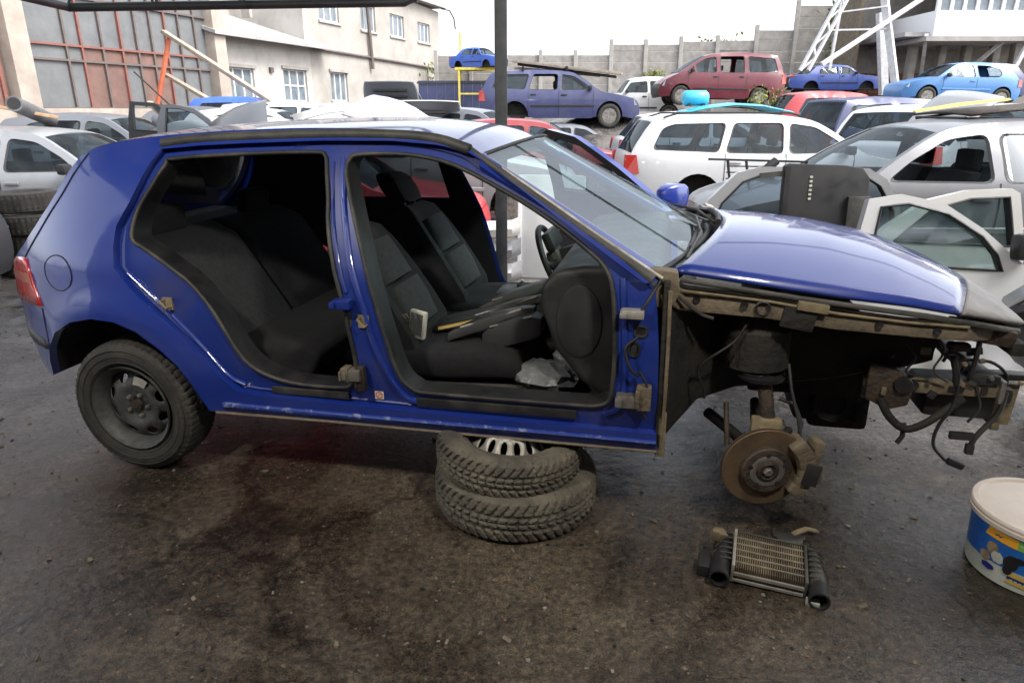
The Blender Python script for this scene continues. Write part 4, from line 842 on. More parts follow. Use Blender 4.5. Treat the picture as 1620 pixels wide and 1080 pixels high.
def wire(pts, r, m='black', nm='hanging_wire'): return MB().tube(cr([Vector(p) for p in pts], 5), r, 6).build(nm, m, hero, smooth=60)
wire([(3.20, -.52, .52), (3.19, -.53, .44), (3.16, -.52, .36), (3.155, -.52, .28), (3.20, -.53, .225)], .0065); MB().box((3.235, -.53, .215), (.06, .022, .025), (0, .35, 0)).build('wire_plug', 'black', hero, bevel=.005)
wire([(3.36, -.50, .50), (3.345, -.51, .42), (3.29, -.52, .33), (3.275, -.52, .28)], .010); MB().box((3.24, -.52, .325), (.08, .022, .028)).box((3.275, -.52, .275), (.028, .022, .04)).build('wire_plug', 'black', hero, bevel=.005)
wire([(3.14, -.50, .60), (3.16, -.50, .64), (3.22, -.49, .60), (3.19, -.50, .54)], .006); wire([(3.10, -.48, .70), (3.15, -.50, .62), (3.30, -.47, .60), (3.37, -.45, .55), (3.38, -.45, .50)], .006); wire([(3.22, -.52, .78), (3.235, -.52, .68), (3.235, -.51, .55)], .009)
wire([(3.17, -.50, .62), (3.19, -.50, .56), (3.20, -.49, .51)], .012)
wire([(2.135, -.80, .93), (2.17, -.77, .90), (2.20, -.74, .86), (2.27, -.72, .80), (2.32, -.71, .78)], .006, 'blackdust'); wire([(2.135, -.80, .93), (2.10, -.84, .87), (2.075, -.85, .83)], .006)
wire([(2.44, -.66, .75), (2.40, -.66, .68), (2.30, -.67, .60), (2.285, -.67, .56), (2.31, -.67, .50), (2.315, -.67, .46)], .005, 'seal'); wire([(2.40, -.66, .68), (2.41, -.66, .63), (2.405, -.66, .60)], .004, 'seal')
MB().box((3.25, -.47, .71), (.20, .10, .06), (0, .15, 0)).box((3.18, -.50, .66), (.07, .05, .03)).build('headlight_carrier', 'rustdark', hero, bevel=.012)
MB().box((3.36, -.1, .665), (.05, .85, .05)).build('slam_panel', 'under', hero, bevel=.012)

random.seed(31)
for k in range(16):
    x = random.uniform(2.95, 3.40); z = random.choice((.47, .54, .62, .70))+random.uniform(-.02, .02); y = -.50+random.uniform(-.03, .02)
    if k % 2: MB().lathe([(-.012, .001), (-.012, .007), (0, .009), (.012, .004)], 'Y', 6, (x, y, z)).build('bolt', random.choice(('steel', 'rustdark', 'tan')), hero)
    else: MB().box((x, y, z), (random.uniform(.015, .05), .015, random.uniform(.012, .03)), (0, random.uniform(-.6, .6), 0)).build('clip', random.choice(('black', 'blackdust', 'rust')), hero, bevel=.003)
wire([(2.98, -.50, .70), (3.04, -.52, .62), (3.02, -.52, .56), (3.10, -.51, .54)], .005); wire([(3.06, -.50, .74), (3.12, -.54, .66), (3.10, -.54, .58), (3.16, -.52, .53)], .004, 'seal'); wire([(3.26, -.50, .52), (3.28, -.52, .44), (3.25, -.52, .38)], .005); wire([(2.08, -.85, .62), (2.11, -.86, .56), (2.09, -.86, .50), (2.11, -.85, .44)], .005)
wire([(2.07, -.845, .74), (2.03, -.86, .70), (2.05, -.865, .63), (2.08, -.85, .60)], .006)
# bonnet with bare grey nose strip, cowl, wipers
HX = [2.19, 2.35, 2.55, 2.75, 2.95, 3.08, 3.20, 3.30, 3.38, 3.44, 3.475]; ZC = [1.02, 1.02, 1.012, .992, .952, .91, .862, .812, .765, .72, .685]; ZE = [.932, .912, .885, .86, .838, .815, .79, .76, .73, .70, .672]; WE = [.70, .70, .695, .685, .665, .645, .60, .53, .44, .33, .22]
def hood_pt(x, t): 
    zc, ze, we = interp(x, HX, ZC), interp(x, HX, ZE), interp(x, HX, WE); return Vector((x, we*t, zc-(zc-ze)*abs(t)**2.6))
def hood_sheet(nm, xa, xb, m, n=24, na=22, off=0):
    vs = []; fs = []
    for i in range(na+1):
        for j in range(n+1):
            t = -1+2*j/n; a = xa(t) if callable(xa) else xa; b = xb(t) if callable(xb) else xb; x = a+(b-a)*i/na; p = hood_pt(x, t); p.z += off; vs.append(p)
    for i in range(na):
        for j in range(n): a = i*(n+1)+j; fs.append((a, a+1, a+n+2, a+n+1))
    o = raw(nm, vs, fs, m, hero, smooth=60); so = o.modifiers.new('t', 'SOLIDIFY'); so.thickness = .016; so.offset = -1 if off == 0 else -1; return o
edge = lambda t: 3.30-.19*abs(t)**1.6
bon = hood_sheet('bonnet', lambda t: 2.37-.19*abs(t)**2, edge, 'hero')
nose = hood_sheet('bonnet_nose', lambda t: edge(t)+.004, 3.475, 'primer')
MB().tube([hood_pt(edge(t), t)+Vector((.002, 0, .003)) for t in [-1+2*i/30 for i in range(31)]], .005, 6).build('nose_seam', 'blackdust', nose, smooth=60)
MB().tube([hood_pt(x, -1)+Vector((0, .0, -.02)) for x in (2.2, 2.4, 2.6, 2.8, 3.0, 3.1, 3.2, 3.3, 3.38)], .011, 6).build('bonnet_edge', 'blackdust', bon, smooth=60)
def scr(u, t):
    cx = 1.475+(2.145-1.475)*u; cz = 1.322+(.935-1.322)*u; wd = .585+(.715-.585)*u
    return Vector((cx+(.10+.08*u)*(1-t*t), wd*t, cz+.045*(1-t*t)))
vs = [scr(i/12, -1+2*j/20) for i in range(13) for j in range(21)]
raw('windscreen', vs, [(i*21+j, i*21+j+1, (i+1)*21+j+1, (i+1)*21+j) for i in range(12) for j in range(20)], 'glasshero', hero, smooth=60)
for s in (-1, 1):
    MB().loft([[scr(u, s*1.0)+Vector((.0, s*d1, d2)) for d1, d2 in ((-.012, .006), (.03, .012), (.075, -.03), (.05, -.06), (-.01, -.03))] for u in [i/8 for i in range(9)]]).build('screen_pillar', 'hero', hero, smooth=50)
MB().tube([scr(0, -1+2*i/20)+Vector((-.004, 0, .004)) for i in range(21)], .007, 6).build('screen_top_seal', 'black', hero, smooth=60)
MB().tube([scr(.985, -1+2*i/20)+Vector((0, 0, .003)) for i in range(21)], .012, 6).build('screen_base_seal', 'black', hero, smooth=60)
cw = []
for i in range(17):
    t = -1+2*i/16; a = scr(1.0, t*.98); b = hood_pt(2.37-.19*t*t, t*.98); cw.append((a, b))
mb = MB(); mb.v = [p for a, b in cw for p in (a+Vector((0, 0, -.02)), (a+b)/2+Vector((0, 0, -.05)), b+Vector((0, 0, -.03)))]; mb.f = [(i*3+j, i*3+j+1, (i+1)*3+j+1, (i+1)*3+j) for i in range(16) for j in range(2)]; mb.build('cowl', 'blackdust', hero, smooth=50)
MB().tube([hood_pt(2.36-.19*t*t, t)+Vector((-.005, 0, .012)) for t in [-.2+i*.1 for i in range(11)]], .013, 6).build('cowl_rubber', 'black', hero, smooth=60)
for y0, y1, u0, u1 in ((-.60, -.05, .985, .90), (.05, .58, .985, .88)):
    MB().tube([scr(.99, y0/.71)+Vector((.03, 0, .015)), scr(.955, (y0+y1)/1.42)+Vector((.02, 0, .028)), scr(u1, y1/.71)+Vector((.01, 0, .02))], .007, 6).build('wiper_arm', 'blackdust', hero, smooth=60)
    MB().beam(scr(.975, y0*.8/.71)+Vector((.01, 0, .012)), scr(.93, y1/.71)+Vector((.01, 0, .012)), .012, .018).build('wiper_blade', 'black', hero)
for k_, (yy, xx) in enumerate(((.42, 2.31), (.50, 2.33), (.30, 2.35))): MB().box((xx, yy, .985), (.05, .05, .07), (.2, .3, .4)).tube([(xx, yy, 1.0), (xx+.05, yy+.1, .98)], .012, 6).build('wiper_linkage', 'alu' if k_ else 'steel', hero, bevel=.008)

# far front door standing open, with its mirror
fd = empty('open_front_door', (2.16, .80, 0), (0, 0, rad(-47))); fd.parent = hero
def door_shape(parent, outline, window, Wd, body, th=.05, glass=None, sgn=1, sp=.1, lining='black', gname='door_glass'):
    ov, tr, lp = sheet2d(outline, [window], sp)
    a = raw('door_skin', [(p.x, sgn*Wd(p.y), p.y) for p in ov], tr, body, parent, smooth=45)
    ov2 = [(p.x, sgn*(Wd(p.y)-th), p.y) for p in ov]; raw('door_lining', ov2, tr, lining, a, smooth=45)
    for L_, m_ in ((lp[0], body), (lp[1], 'black')):
        n = len(L_); mb = MB(); mb.v = [Vector((p[0], sgn*Wd(p[1]), p[1])) for p in L_]+[Vector((p[0], sgn*(Wd(p[1])-th), p[1])) for p in L_]; mb.f = [(i, (i+1) % n, n+(i+1) % n, n+i) for i in range(n)]; mb.build('door_edge', m_, a, smooth=45)
    MB().tube([(p[0], sgn*(Wd(p[1])+.001), p[1]) for p in lp[1]], .008, 5, closed=True).build('window_seal', 'black', a)
    if glass: 
        gv, gt, _ = sheet2d(window, [], .3); raw(gname, [(p.x, sgn*(Wd(p.y)-th*.5), p.y) for p in gv], gt, glass, parent)
    return a
dW = lambda z: HW(1.5, z)-.83
door_shape(fd, [(0, .42), (-1.05, .42), (-1.12, .9), (-1.03, 1.32), (-.85, 1.37), (-.6, 1.33), (-.30, 1.16), (-.02, .97), (.03, .9), (.03, .6)], [(-.16, .99), (-.36, 1.14), (-.60, 1.275), (-.83, 1.32), (-.97, 1.28), (-1.04, .98)], dW, 'hero', .045, 'glass', 1)
mr = MB().loft([[(-.16+dx*s_, .04+k_*.06, 1.0+dz*s_) for dx, dz in ((-.045, -.07), (.04, -.07), (.055, .0), (.04, .065), (-.045, .07))] for k_, s_ in ((0, .55), (.6, .9), (1.5, 1.05), (2.8, 1.0), (3.3, .8))]).build('door_mirror', 'hero', fd, bevel=.015, seg=3)

# ------------------------------------------------------------------ things in and under the car
def hplace(name, label, cat, loc, rz=0, group=None):
    r = empty(name, HP(*loc), (0, rad(-.8), rad(-12.9)+rz)); tag(r, label, cat, group); return r
r = hplace('book', 'black book with yellow page edges lying on the passenger seat', 'book', (1.30, -.33, .605), rad(8)); r.rotation_euler.y = rad(-14)
MB().box((0, 0, .0215), (.24, .15, .003)).box((0, 0, -.0005), (.24, .15, .003)).box((-.118, 0, .0105), (.004, .15, .024)).build('book_cover', 'black', r); MB().box((.002, 0, .0105), (.226, .140, .017)).build('book_pages', 'paper', r)
r = hplace('loose_mirror', 'loose square mirror in a cream frame on the seat edge', 'mirror', (1.15, -.54, .580), rad(-12)); r.rotation_euler.y = rad(8)
MB().box((0, 0, .065), (.075, .025, .12)).build('mirror_frame', 'cream', r, bevel=.008); MB().box((.0, -.0135, .068), (.056, .002, .095)).build('mirror_glass', 'mirror', r)
r = hplace('foil_scrap', 'crumpled silver foil packet beside the loose mirror', 'foil', (1.075, -.54, .575))
random.seed(5); pv = [(.045*(i % 4-1.5)/1.5+random.uniform(-.01, .01), random.uniform(-.015, .015), .11*(i//4)/3+random.uniform(-.008, .008)) for i in range(16)]; o = raw('foil_sheet', pv, [(i*4+j, i*4+j+1, i*4+j+5, i*4+j+4) for i in range(3) for j in range(3)], 'alu', r); o.modifiers.new('t', 'SOLIDIFY').thickness = .004
def trimpart(lbl, a, b, wd, ht, m, rz=0):
    a, b = Vector(a), Vector(b); mid = HP(*((a+b)/2)); r = empty('plastic_trim', mid, (0, rad(-.8), rad(-12.9))); tag(r, lbl, 'car trim'); d = (b-a)/2; u = d.normalized().orthogonal()
    secs = []
    for t in (-1, -.8, -.3, .2, .7, 1):
        k = 1-.35*abs(t)**3; c = d*t+Vector((0, 0, .012*(1-t*t))); secs.append([c+Vector((0, yy*wd*k/2, zz*ht*k/2)) for yy, zz in ((-1, -.6), (-.7, 1), (.7, 1), (1, -.6))])
    MB().loft(secs).build('trim_body', m, r, bevel=.006); MB().tube([d*-.7+Vector((0, -wd*.3, ht*.5)), d*.7+Vector((0, -wd*.3, ht*.5))], .006, 6).build('trim_rib', 'steel', r, smooth=60); return r
trimpart('long black trim strip nearest the door on the passenger seat', (1.28, -.50, .585), (1.62, -.36, .675), .10, .06, 'black')
trimpart('grey door trim bar lying across the passenger seat', (1.30, -.36, .60), (1.66, -.22, .70), .07, .045, 'blackdust')
trimpart('black dashboard trim piece on top of the pile in the car', (1.33, -.18, .62), (1.72, -.05, .74), .12, .05, 'black')
trimpart('bulky black plastic housing at the front edge of the passenger seat', (1.42, -.46, .56), (1.66, -.40, .62), .16, .13, 'black')
def bag(lbl, loc, sx, sy, sz, seed):
    random.seed(seed); r = hplace('plastic_bag', lbl, 'plastic bag', loc); n, k = 14, 8; rings = []
    for i in range(k):
        v = i/(k-1); rad_ = sin(pi*min(.97, max(.06, v)))**.5
        rings.append([(sx*rad_*cos(2*pi*j/n)*random.uniform(.75, 1.1), sy*rad_*sin(2*pi*j/n)*random.uniform(.75, 1.1), sz*v+random.uniform(-.012, .012)) for j in range(n)])
    MB().loft(rings).build('bag_film', 'bag', r, smooth=25)
bag('crumpled grey plastic bag on the car floor by the sill', (1.68, -.52, .375), .15, .11, .13, 2)
bag('upright grey plastic bag behind the crumpled one in the footwell', (1.80, -.38, .375), .10, .07, .20, 9)

def stack_tyre(lbl, loc, rot, R, wd, rim, withrim, seed):
    r = empty('stacked_tyre', loc, rot); tag(r, lbl, 'tyre', 'tyres propping up the car')
    t = tyre_mesh(R, wd, rim, 330, 54, 20, 1.5).build('tyre', 'muddy', r, smooth=30); t.rotation_euler = (rad(90), 0, seed)
    if withrim:
        h = empty('steel_wheel'); h.parent = r; h.rotation_euler = (rad(-90), 0, .2); rim_parts(h, rim*.985, .022, 'alu', 40, 16, lugs=False, dome=2.3)
    return r
stack_tyre('lower muddy tyre lying flat under the sill of the blue car', (.015, 2.425, .092), (rad(0), rad(1), 0), .322, .172, .19, False, .3)
stack_tyre('upper muddy tyre with slotted pale steel rim under the sill', (-.01, 2.425, .245), (rad(3), rad(2.5), .4), .288, .150, .185, True, 1.1)

# intercooler on the ground
ic = empty('intercooler', (.868, 1.955, .010), (rad(8), rad(2), rad(-19))); ic.scale = (.84, .84, .95); tag(ic, 'dusty intercooler with ribbed core and two black hose ports on the ground', 'intercooler')
MB().box((0, -.005, .042), (.255, .20, .052)).build('core', 'rustdark', ic)
fin = MB()
for i in range(30): fin.box((-.122+i*.0084, -.005, .045), (.0024, .202, .062))
stuff(fin.build('fins', mat('dusty_fins', (.34, .27, .17), .7, .2, vscale=7, col2=(.10, .075, .05), thr=(.4, .6)), ic))
for yy in (-.07, -.035, 0, .035, .07): MB().box((0, yy, .074), (.256, .004, .004)).build('core_tube', 'alu', ic)
MB().box((0, -.110, .05), (.262, .008, .012)).box((0, -.110, .022), (.262, .008, .010)).build('front_bar', 'alu', ic); MB().box((0, .100, .045), (.262, .008, .07)).build('back_bar', 'blackdust', ic)
MB().box((-.135, -.005, .05), (.012, .215, .08)).build('header_plate', 'alu', ic, bevel=.003); MB().box((.135, -.005, .046), (.012, .215, .075)).build('header_plate', 'blackdust', ic, bevel=.003)
for s in (-1, 1):
    rg = []
    for y, hw_, zc in ((.10, .018, .04), (.06, .026, .042), (.0, .032, .044), (-.06, .036, .046), (-.10, .036, .046)):
        rg.append([(s*(.142+hw_*(1+cos(a))), y, zc+.036*sin(a)) for a in [2*pi*j/14 for j in range(14)]])
    tk = MB().loft(rg).build('end_tank', 'black' if s < 0 else 'blackdust', ic, smooth=50)
    for q in range(6): MB().tube([(s*.145, .08-q*.03, .082), (s*.185, .08-q*.03, .080), (s*(.208), .08-q*.03, .05)], .0035, 5).build('tank_rib', 'blackdust', tk, smooth=50)
    cx = s*.182
    pt = MB(); pt.lathe([(.0, .036), (-.055, .036), (-.06, .039), (-.072, .039), (-.074, .032), (-.01, .030)], 'Y', 22, (cx, -.085, .05), closed=True); pt.lathe([(-.012, .029), (-.010, .001)], 'Y', 22, (cx, -.085, .05)); o = pt.build('hose_port', 'black', tk, smooth=35)
MB().box((-.20, .06, .07), (.05, .05, .05), (0, .3, .5)).box((-.215, .02, .10), (.03, .02, .05)).build('mount_bracket', 'tan', ic, bevel=.008); MB().box((-.245, -.07, .03), (.05, .09, .05)).build('mount_foot', 'black', ic, bevel=.01); MB().box((.165, -.135, .02), (.05, .03, .025)).build('mount_lug', 'pwhite', ic, bevel=.006)
r = empty('metal_scrap', (1.09, 2.17, .01), (0, 0, .3)); tag(r, 'small bent rusty metal strip behind the intercooler', 'scrap metal')
MB().loft([[(x, y, z), (x, y+.02, z+.003), (x, y+.02, z+.008), (x, y, z+.006)] for x, y, z in ((-.05, 0, 0), (-.02, .004, .004), (.01, .0, .012), (.05, -.012, .002))]).build('strip', 'tan', r)
r = empty('rag', (1.02, 2.14, .004), (0, 0, -.3)); tag(r, 'dirty black rag on the ground beside the metal strip', 'rag')
# bucket
bk = empty('plastic_bucket', (1.790, 1.985, 0), (0, 0, 0)); tag(bk, 'blue and white pet food bucket with dusty lid at the right edge', 'bucket')
BR0, BR1, BH = .192, .205, .225
MB().lathe([(.004, .001), (.0, BR0-.01), (.006, BR0), (BH, BR1), (BH, .001)], 'Z', 64).build('tub', 'pwhite', bk, smooth=35)
MB().lathe([(BH-.02, BR1+.002), (BH-.022, BR1+.009), (BH-.008, BR1+.010), (BH-.006, BR1+.007), (BH+.004, BR1+.008), (BH+.012, BR1+.004), (BH+.013, BR1-.012), (BH+.005, BR1-.018), (BH+.006, .001)], 'Z', 64).build('lid', 'lid', bk, smooth=30)
def patch(name, poly, m, off, parent):
    """flat print wrapped on the tub; poly in (degrees from the left edge towards the camera, height)"""
    ov, tr, _ = sheet2d([Vector((a*.0034, z)) for a, z in poly], [], .012)
    vs = []
    for p in ov:
        a = rad(180+p.x/.0034); R_ = BR0+(BR1-BR0)*p.y/BH+off; vs.append((R_*cos(a), R_*sin(a), p.y))
    return raw(name, vs, tr, m, parent)
def blob(ca, cz, ra, rz_, n=16, seed=0): 
    random.seed(seed); return [(ca+ra*cos(2*pi*i/n)*random.uniform(.82, 1.08), cz+rz_*sin(2*pi*i/n)*random.uniform(.82, 1.08)) for i in range(n)]
lb = patch('label_print', [(-25, .198), (110, .198), (110, .075), (60, .078), (20, .075), (-25, .07)], 'pblue', .0012, bk)
patch('orange_banner', [(10, .197), (36, .194), (36, .160), (6, .163)], 'porange', .0022, lb); patch('green_banner', [(36, .194), (50, .193), (50, .159), (36, .160)], 'pgreen', .0022, lb); patch('teal_banner', [(50, .193), (64, .192), (64, .158), (50, .159)], 'pteal', .0022, lb)
patch('banner_mark', [(15, .184), (17, .174), (19, .180), (21, .174), (24, .185), (21, .180), (19, .184), (17, .179)], 'pnavy', .0030, lb)
patch('brown_print', blob(16, .125, 6, .026, seed=1), 'pbrown', .0024, lb); patch('brown_print', blob(10, .085, 6, .020, seed=2), 'pbrown', .0024, lb); patch('pale_print', blob(22, .10, 6, .022, seed=3), 'pwhite', .0028, lb)
patch('black_print', blob(34, .105, 6.5, .030, seed=4), 'pblack', .0032, lb); patch('black_print', blob(40, .122, 5, .012, seed=6), 'pblack', .0036, lb); patch('black_print', blob(32, .075, 4.5, .018, seed=8), 'pblack', .0036, lb)
patch('navy_badge', blob(14, .052, 7, .013, seed=5), 'pnavy', .0026, lb); patch('gold_band', [(34, .070), (80, .062), (80, .048), (33, .056)], 'pgold', .0026, lb); patch('navy_band', [(33, .055), (80, .047), (80, .036), (33, .044)], 'pnavy', .0027, lb); patch('gold_band', [(33, .043), (80, .035), (80, .022), (32, .030)], 'pgold', .0026, lb)
patch('brown_print', blob(62, .085, 10, .014, seed=7), 'pbrown', .0026, lb); patch('round_emblem', blob(64, .135, 5, .018, seed=11), 'pwhite', .0026, lb)
for k in range(11):
    a0 = 36+k*3.6; z0 = .0475-(k*3.6)/47*.008; patch('small_print', [(a0, z0), (a0+2.4, z0-.0005), (a0+2.4, z0-.0055), (a0, z0-.005)], 'pwhite', .0036, lb)
for k in range(7): patch('small_print', [(38+k*1.6, .182-.0005*k), (39+k*1.6, .182-.0005*k), (39+k*1.6, .176-.0005*k), (38+k*1.6, .176-.0005*k)], 'pwhite', .0034, lb)
random.seed(12); rv = [(.05*(i % 5-2)/2+random.uniform(-.01, .01), .03*(i//5-1.5)/1.5+random.uniform(-.008, .008), .006+random.random()*.012) for i in range(20)]; o = raw('rag_cloth', rv, [(i*5+j, i*5+j+1, i*5+j+6, i*5+j+5) for i in range(3) for j in range(4)], 'blackdust', bpy.data.objects['rag'], smooth=50); o.modifiers.new('t', 'SOLIDIFY').thickness = .004

# ------------------------------------------------------------------ loose doors, panels and parts behind the bonnet
def loose_door(name, label, loc, rot, body, outline, window, glass, lining='black', group=None):
    r = empty(name, loc, rot); tag(r, label, 'car door', group); f = lambda z: .02-.10*max(0, z-.6)**2; door_shape(r, outline, window, f, body, .06, glass, -1, .1, lining); return r
dr = loose_door('loose_door', 'white front door with black mirror leaning behind the bonnet', (2.84, 3.75, -.06), (rad(-9), 0, rad(-4)), 'white',
    [(.22, .12), (-.86, .10), (-.92, .55), (-.80, 1.09), (-.62, 1.12), (-.38, 1.07), (-.16, .93), (.02, .78), (.12, .70), (.20, .62), (.24, .35)], [(-.78, .73), (-.73, 1.045), (-.58, 1.065), (-.36, 1.01), (-.16, .885), (-.07, .78), (-.03, .69)], 'glassdirty', 'white2')
MB().box((.05, -.05, .83), (.11, .10, .15)).build('door_mirror', 'black', dr, bevel=.03); MB().box((.05, -.05, .56), (.08, .02, .012)).build('side_marker', 'black', dr)
dr2 = loose_door('loose_door', 'white rear door with upright window frame behind the mirrored one', (2.92, 4.35, .0), (rad(-6), 0, rad(3)), 'white2',
    [(-.45, .1), (.42, .1), (.44, .6), (.36, 1.00), (.30, 1.03), (.02, 1.02), (-.25, .96), (-.50, .80), (-.58, .72), (-.55, .4)], [(-.46, .70), (-.22, .90), (.03, .965), (.29, .975), (.355, .66)], 'glassdirty', 'white')
dr3 = loose_door('loose_door', 'pale silver car door standing behind the black panel', (1.95, 4.55, .05), (rad(-4), 0, rad(-2)), 'silver2',
    [(-.62, .1), (.55, .1), (.66, .55), (.62, .85), (.52, 1.02), (.40, 1.09), (-.30, 1.10), (-.46, 1.06), (-.64, .88), (-.70, .70), (-.68, .4)], [(-.60, .70), (-.55, .86), (-.42, 1.0), (-.30, 1.045), (.38, 1.04), (.48, .98), (.58, .82), (.60, .70)], 'glass', 'silver')
bp_ = empty('plastic_sheet', (1.93, 4.22, .25), (rad(-5), 0, rad(-1))); tag(bp_, 'black plastic panel with a vertical row of pale slots, behind the bonnet', 'panel')
MB().prism([(-.27, 0), (.24, 0), (.27, .60), (.26, .86), (.21, .92), (.1, .935), (-.24, .945), (-.27, .93)], 'Y', -.02, .02).build('panel_sheet', 'black', bp_, bevel=.012); MB().box((.20, -.03, .60), (.14, .03, .30)).build('side_box', 'blackdust', bp_, bevel=.008); MB().box((-.25, -.025, .5), (.03, .02, .85)).build('edge_rib', 'black', bp_)
for q in range(6): MB().box((-.10, -.022, .735+q*.026), (.017, .004, .013), (0, .2*(q % 3-1), 0)).build('slot', 'cream', bp_)
MB().box((-.33, -.01, .88), (.16, .02, .03), (0, -.1, 0)).build('panel_arm', 'blackdust', bp_)
r = empty('black_bumper', (2.82, 3.12, .42), (0, 0, rad(-25))); tag(r, 'black bumper cover arching over the ground right of the bonnet nose', 'bumper')
MB().loft([[(x, y+.0, z), (x, y-.03, z+.02), (x, y-.035, z+.09), (x, y, z+.12), (x, y+.015, z+.10), (x, y+.01, z+.01)] for x, y, z in ((-.42, .02, .0), (-.34, -.01, .05), (-.2, -.02, .10), (0, -.02, .125), (.2, .0, .115), (.45, .05, .08))]).build('bumper_skin', 'black', r, smooth=50)
MB().box((.05, -.0, .035), (.5, .03, .05), (0, -.1, 0)).tube([(.0, 0, .02), (.0, 0, -.40)], .015, 6).tube([(.35, .03, .02), (.36, .03, -.40)], .015, 6).build('bumper_bracket', 'blackdust', r)
r = empty('wing_panel', (2.92, 3.32, 0), (0, 0, rad(-30))); tag(r, 'pale grey car wing panel standing at the right edge', 'car wing')
MB().loft([[(x, 0, z0), (x, -.06, z0+.05), (x, -.09, (z0+z1)/2), (x, -.05, z1-.03), (x, .06, z1), (x, .07, z1-.02), (x, -.03, z1-.06), (x, -.06, (z0+z1)/2), (x, -.03, z0+.05)] for x, z0, z1 in ((-.36, .34, .55), (-.25, .22, .66), (-.05, .10, .73), (.3, .06, .77), (.6, .06, .80))]).build('wing_skin', 'silver2', r, smooth=50); MB().tube([(-.36, -.07, .50), (-.25, -.075, .60), (-.05, -.08, .66), (.3, -.08, .70)], .006, 5).build('wing_seal', 'black', r)
r = empty('rocker_cover', (2.78, 3.22, 0), (0, 0, .5)); tag(r, 'dusty tan engine cover lying on the ground at the right edge', 'engine cover')
MB().loft([[(x, -hw_, z0), (x, -hw_*.8, z1), (x, hw_*.8, z1), (x, hw_, z0)] for x, hw_, z0, z1 in ((-.20, .03, .03, .06), (-.14, .05, .01, .09), (.0, .07, .0, .12), (.2, .07, .0, .13))]).build('cover', 'tan', r, bevel=.012); MB().box((-.15, -.04, .05), (.05, .05, .07)).build('cover_foot', 'rustdark', r, bevel=.01)
for lbl, x, y, sx, sz, m, rz in (('white crumpled plastic crate piece behind the hanging wires', 2.35, 4.0, .28, .18, 'white2', .3), ('dark grey gearbox lump behind the hanging wires', 1.98, 3.75, .30, .22, 'under', -.2)):
    r = empty('scrap_part', (x, y, 0), (0, 0, rz)); tag(r, lbl, 'car part'); MB().loft([[(-sx, -.10, 0), (-sx, .10, 0), (-sx*.8, .08, sz*.6), (-sx*.8, -.08, sz*.6)], [(-sx*.2, -.16, 0), (-sx*.2, .16, 0), (-sx*.1, .12, sz), (-sx*.1, -.12, sz)], [(sx, -.12, 0), (sx, .12, 0), (sx*.9, .07, sz*.7), (sx*.9, -.07, sz*.7)]]).build('housing', m, r, bevel=.02); MB().tube([(-sx*.5, -.12, sz*.5), (0, -.16, sz*.9), (sx*.5, -.12, sz*.6)], .02, 7).build('housing_rib', m, r, smooth=60)
# seen through the empty doorways
r = empty('appliance_door', (.30, 6.25, 0), (rad(-8), 0, rad(-6))); tag(r, 'white sheet metal appliance door standing beyond the car, beside the post', 'panel')
MB().box((.05, 0, .48), (.62, .04, .94)).build('panel_sheet', 'white', r, bevel=.012); MB().box((-.235, -.026, .48), (.03, .014, .9)).build('edge_strip', 'pvc', r)
r = empty('timber_board', (.45, 5.75, .02), (0, 0, rad(20))); tag(r, 'pale timber board lying on the ground below the white panel', 'board'); MB().loft([[(-.5, -.14, 0), (-.5, .14, 0), (-.5, .14, .04), (-.5, -.14, .04)], [(.6, -.13, 0), (.6, .15, 0), (.6, .15, .045), (.6, -.13, .045)]]).build('plank', 'woodtan', r, bevel=.004)
for k, (lbl, m, z) in enumerate((('grey bumper lowest in the pile left of the post', 'silver2', .10), ('dark grey bumper in the middle of the pile left of the post', 'grey', .30), ('white bumper topmost in the pile left of the post', 'white2', .48))):
    r = empty('bumper', (-.50, 6.0, z-.06), (0, 0, rad(3*k-4))); tag(r, lbl, 'bumper', 'bumpers piled by the post')
    MB().loft([[(x, y, 0), (x, y-.10, .03), (x, y-.12, .10), (x, y-.06, .16), (x, y, .16)] for x, y in ((-.7, .25), (-.6, .05), (-.3, -.02), (.2, -.02), (.5, .05), (.58, .25))]).build('bumper_skin', m, r, smooth=50); MB().box((-.05, .02, .05), (1.0, .05, .07)).build('foam_core', 'black', r)

# ------------------------------------------------------------------ yard cars
def X(px, Y, z=.9): return (px-810)/FPX*(Y*cos(CAM_T)+(CAM_H-z)*sin(CAM_T))
G = 'scrap cars in the yard'
make_car('red_hatchback', 'red hatchback on the ground right behind the blue car', 'car', 'hatch', (-2.35, 7.75, -.16), rad(-4), 'red', G, wheels=(0, 0, 0, 0), scale=(1, 1, .98), trim='body')
make_car('silver_hatchback', 'silver hatchback at the right with dark headrest in its open window', 'car', 'hatch', (3.94, 6.55, -.02), rad(180), 'silver', G, sp=.08, noglass=(0,), nomirror=True, trim='body', scale=(1.06, 1, 1.0))
make_car('white_estate', 'white estate car with roof rails and empty rear wheel arch', 'car', 'estate', (3.80, 10.55, -.02), rad(0), 'white', G, sp=.09, wheels=(1, 1, 0, 0), rails=True, trim='body')
make_car('silver_hatchback', 'silver hatchback at the left edge above the stacked tyres', 'car', 'hatch', (-6.02, 9.15, -.15), rad(0), 'silver2', G, sp=.09, wheels=(0, 0, 0, 0), trim='body', scale=(1.05, 1, 1))
make_car('dark_car', 'dark car nose with pale headlight at the left edge', 'car', 'hatch', (-6.60, 5.65, -.10), rad(-4), 'darkgrey', G, trim='body')
make_car('grey_hatchback', 'grey hatchback behind the silver car at the left', 'car', 'hatch', (-7.1, 12.6, .0), rad(0), 'grey', G)
make_car('silver_hatchback', 'silver car just beyond the blue roof, in front of the red roof', 'car', 'hatch', (-1.15, 9.75, -.02), rad(-3), 'silver2', G, trim='body')
make_car('red_hatchback', 'faded red roofed hatchback under the blue estate', 'car', 'hatch', (.35, 13.6, -.10), rad(-2), 'pink', G)
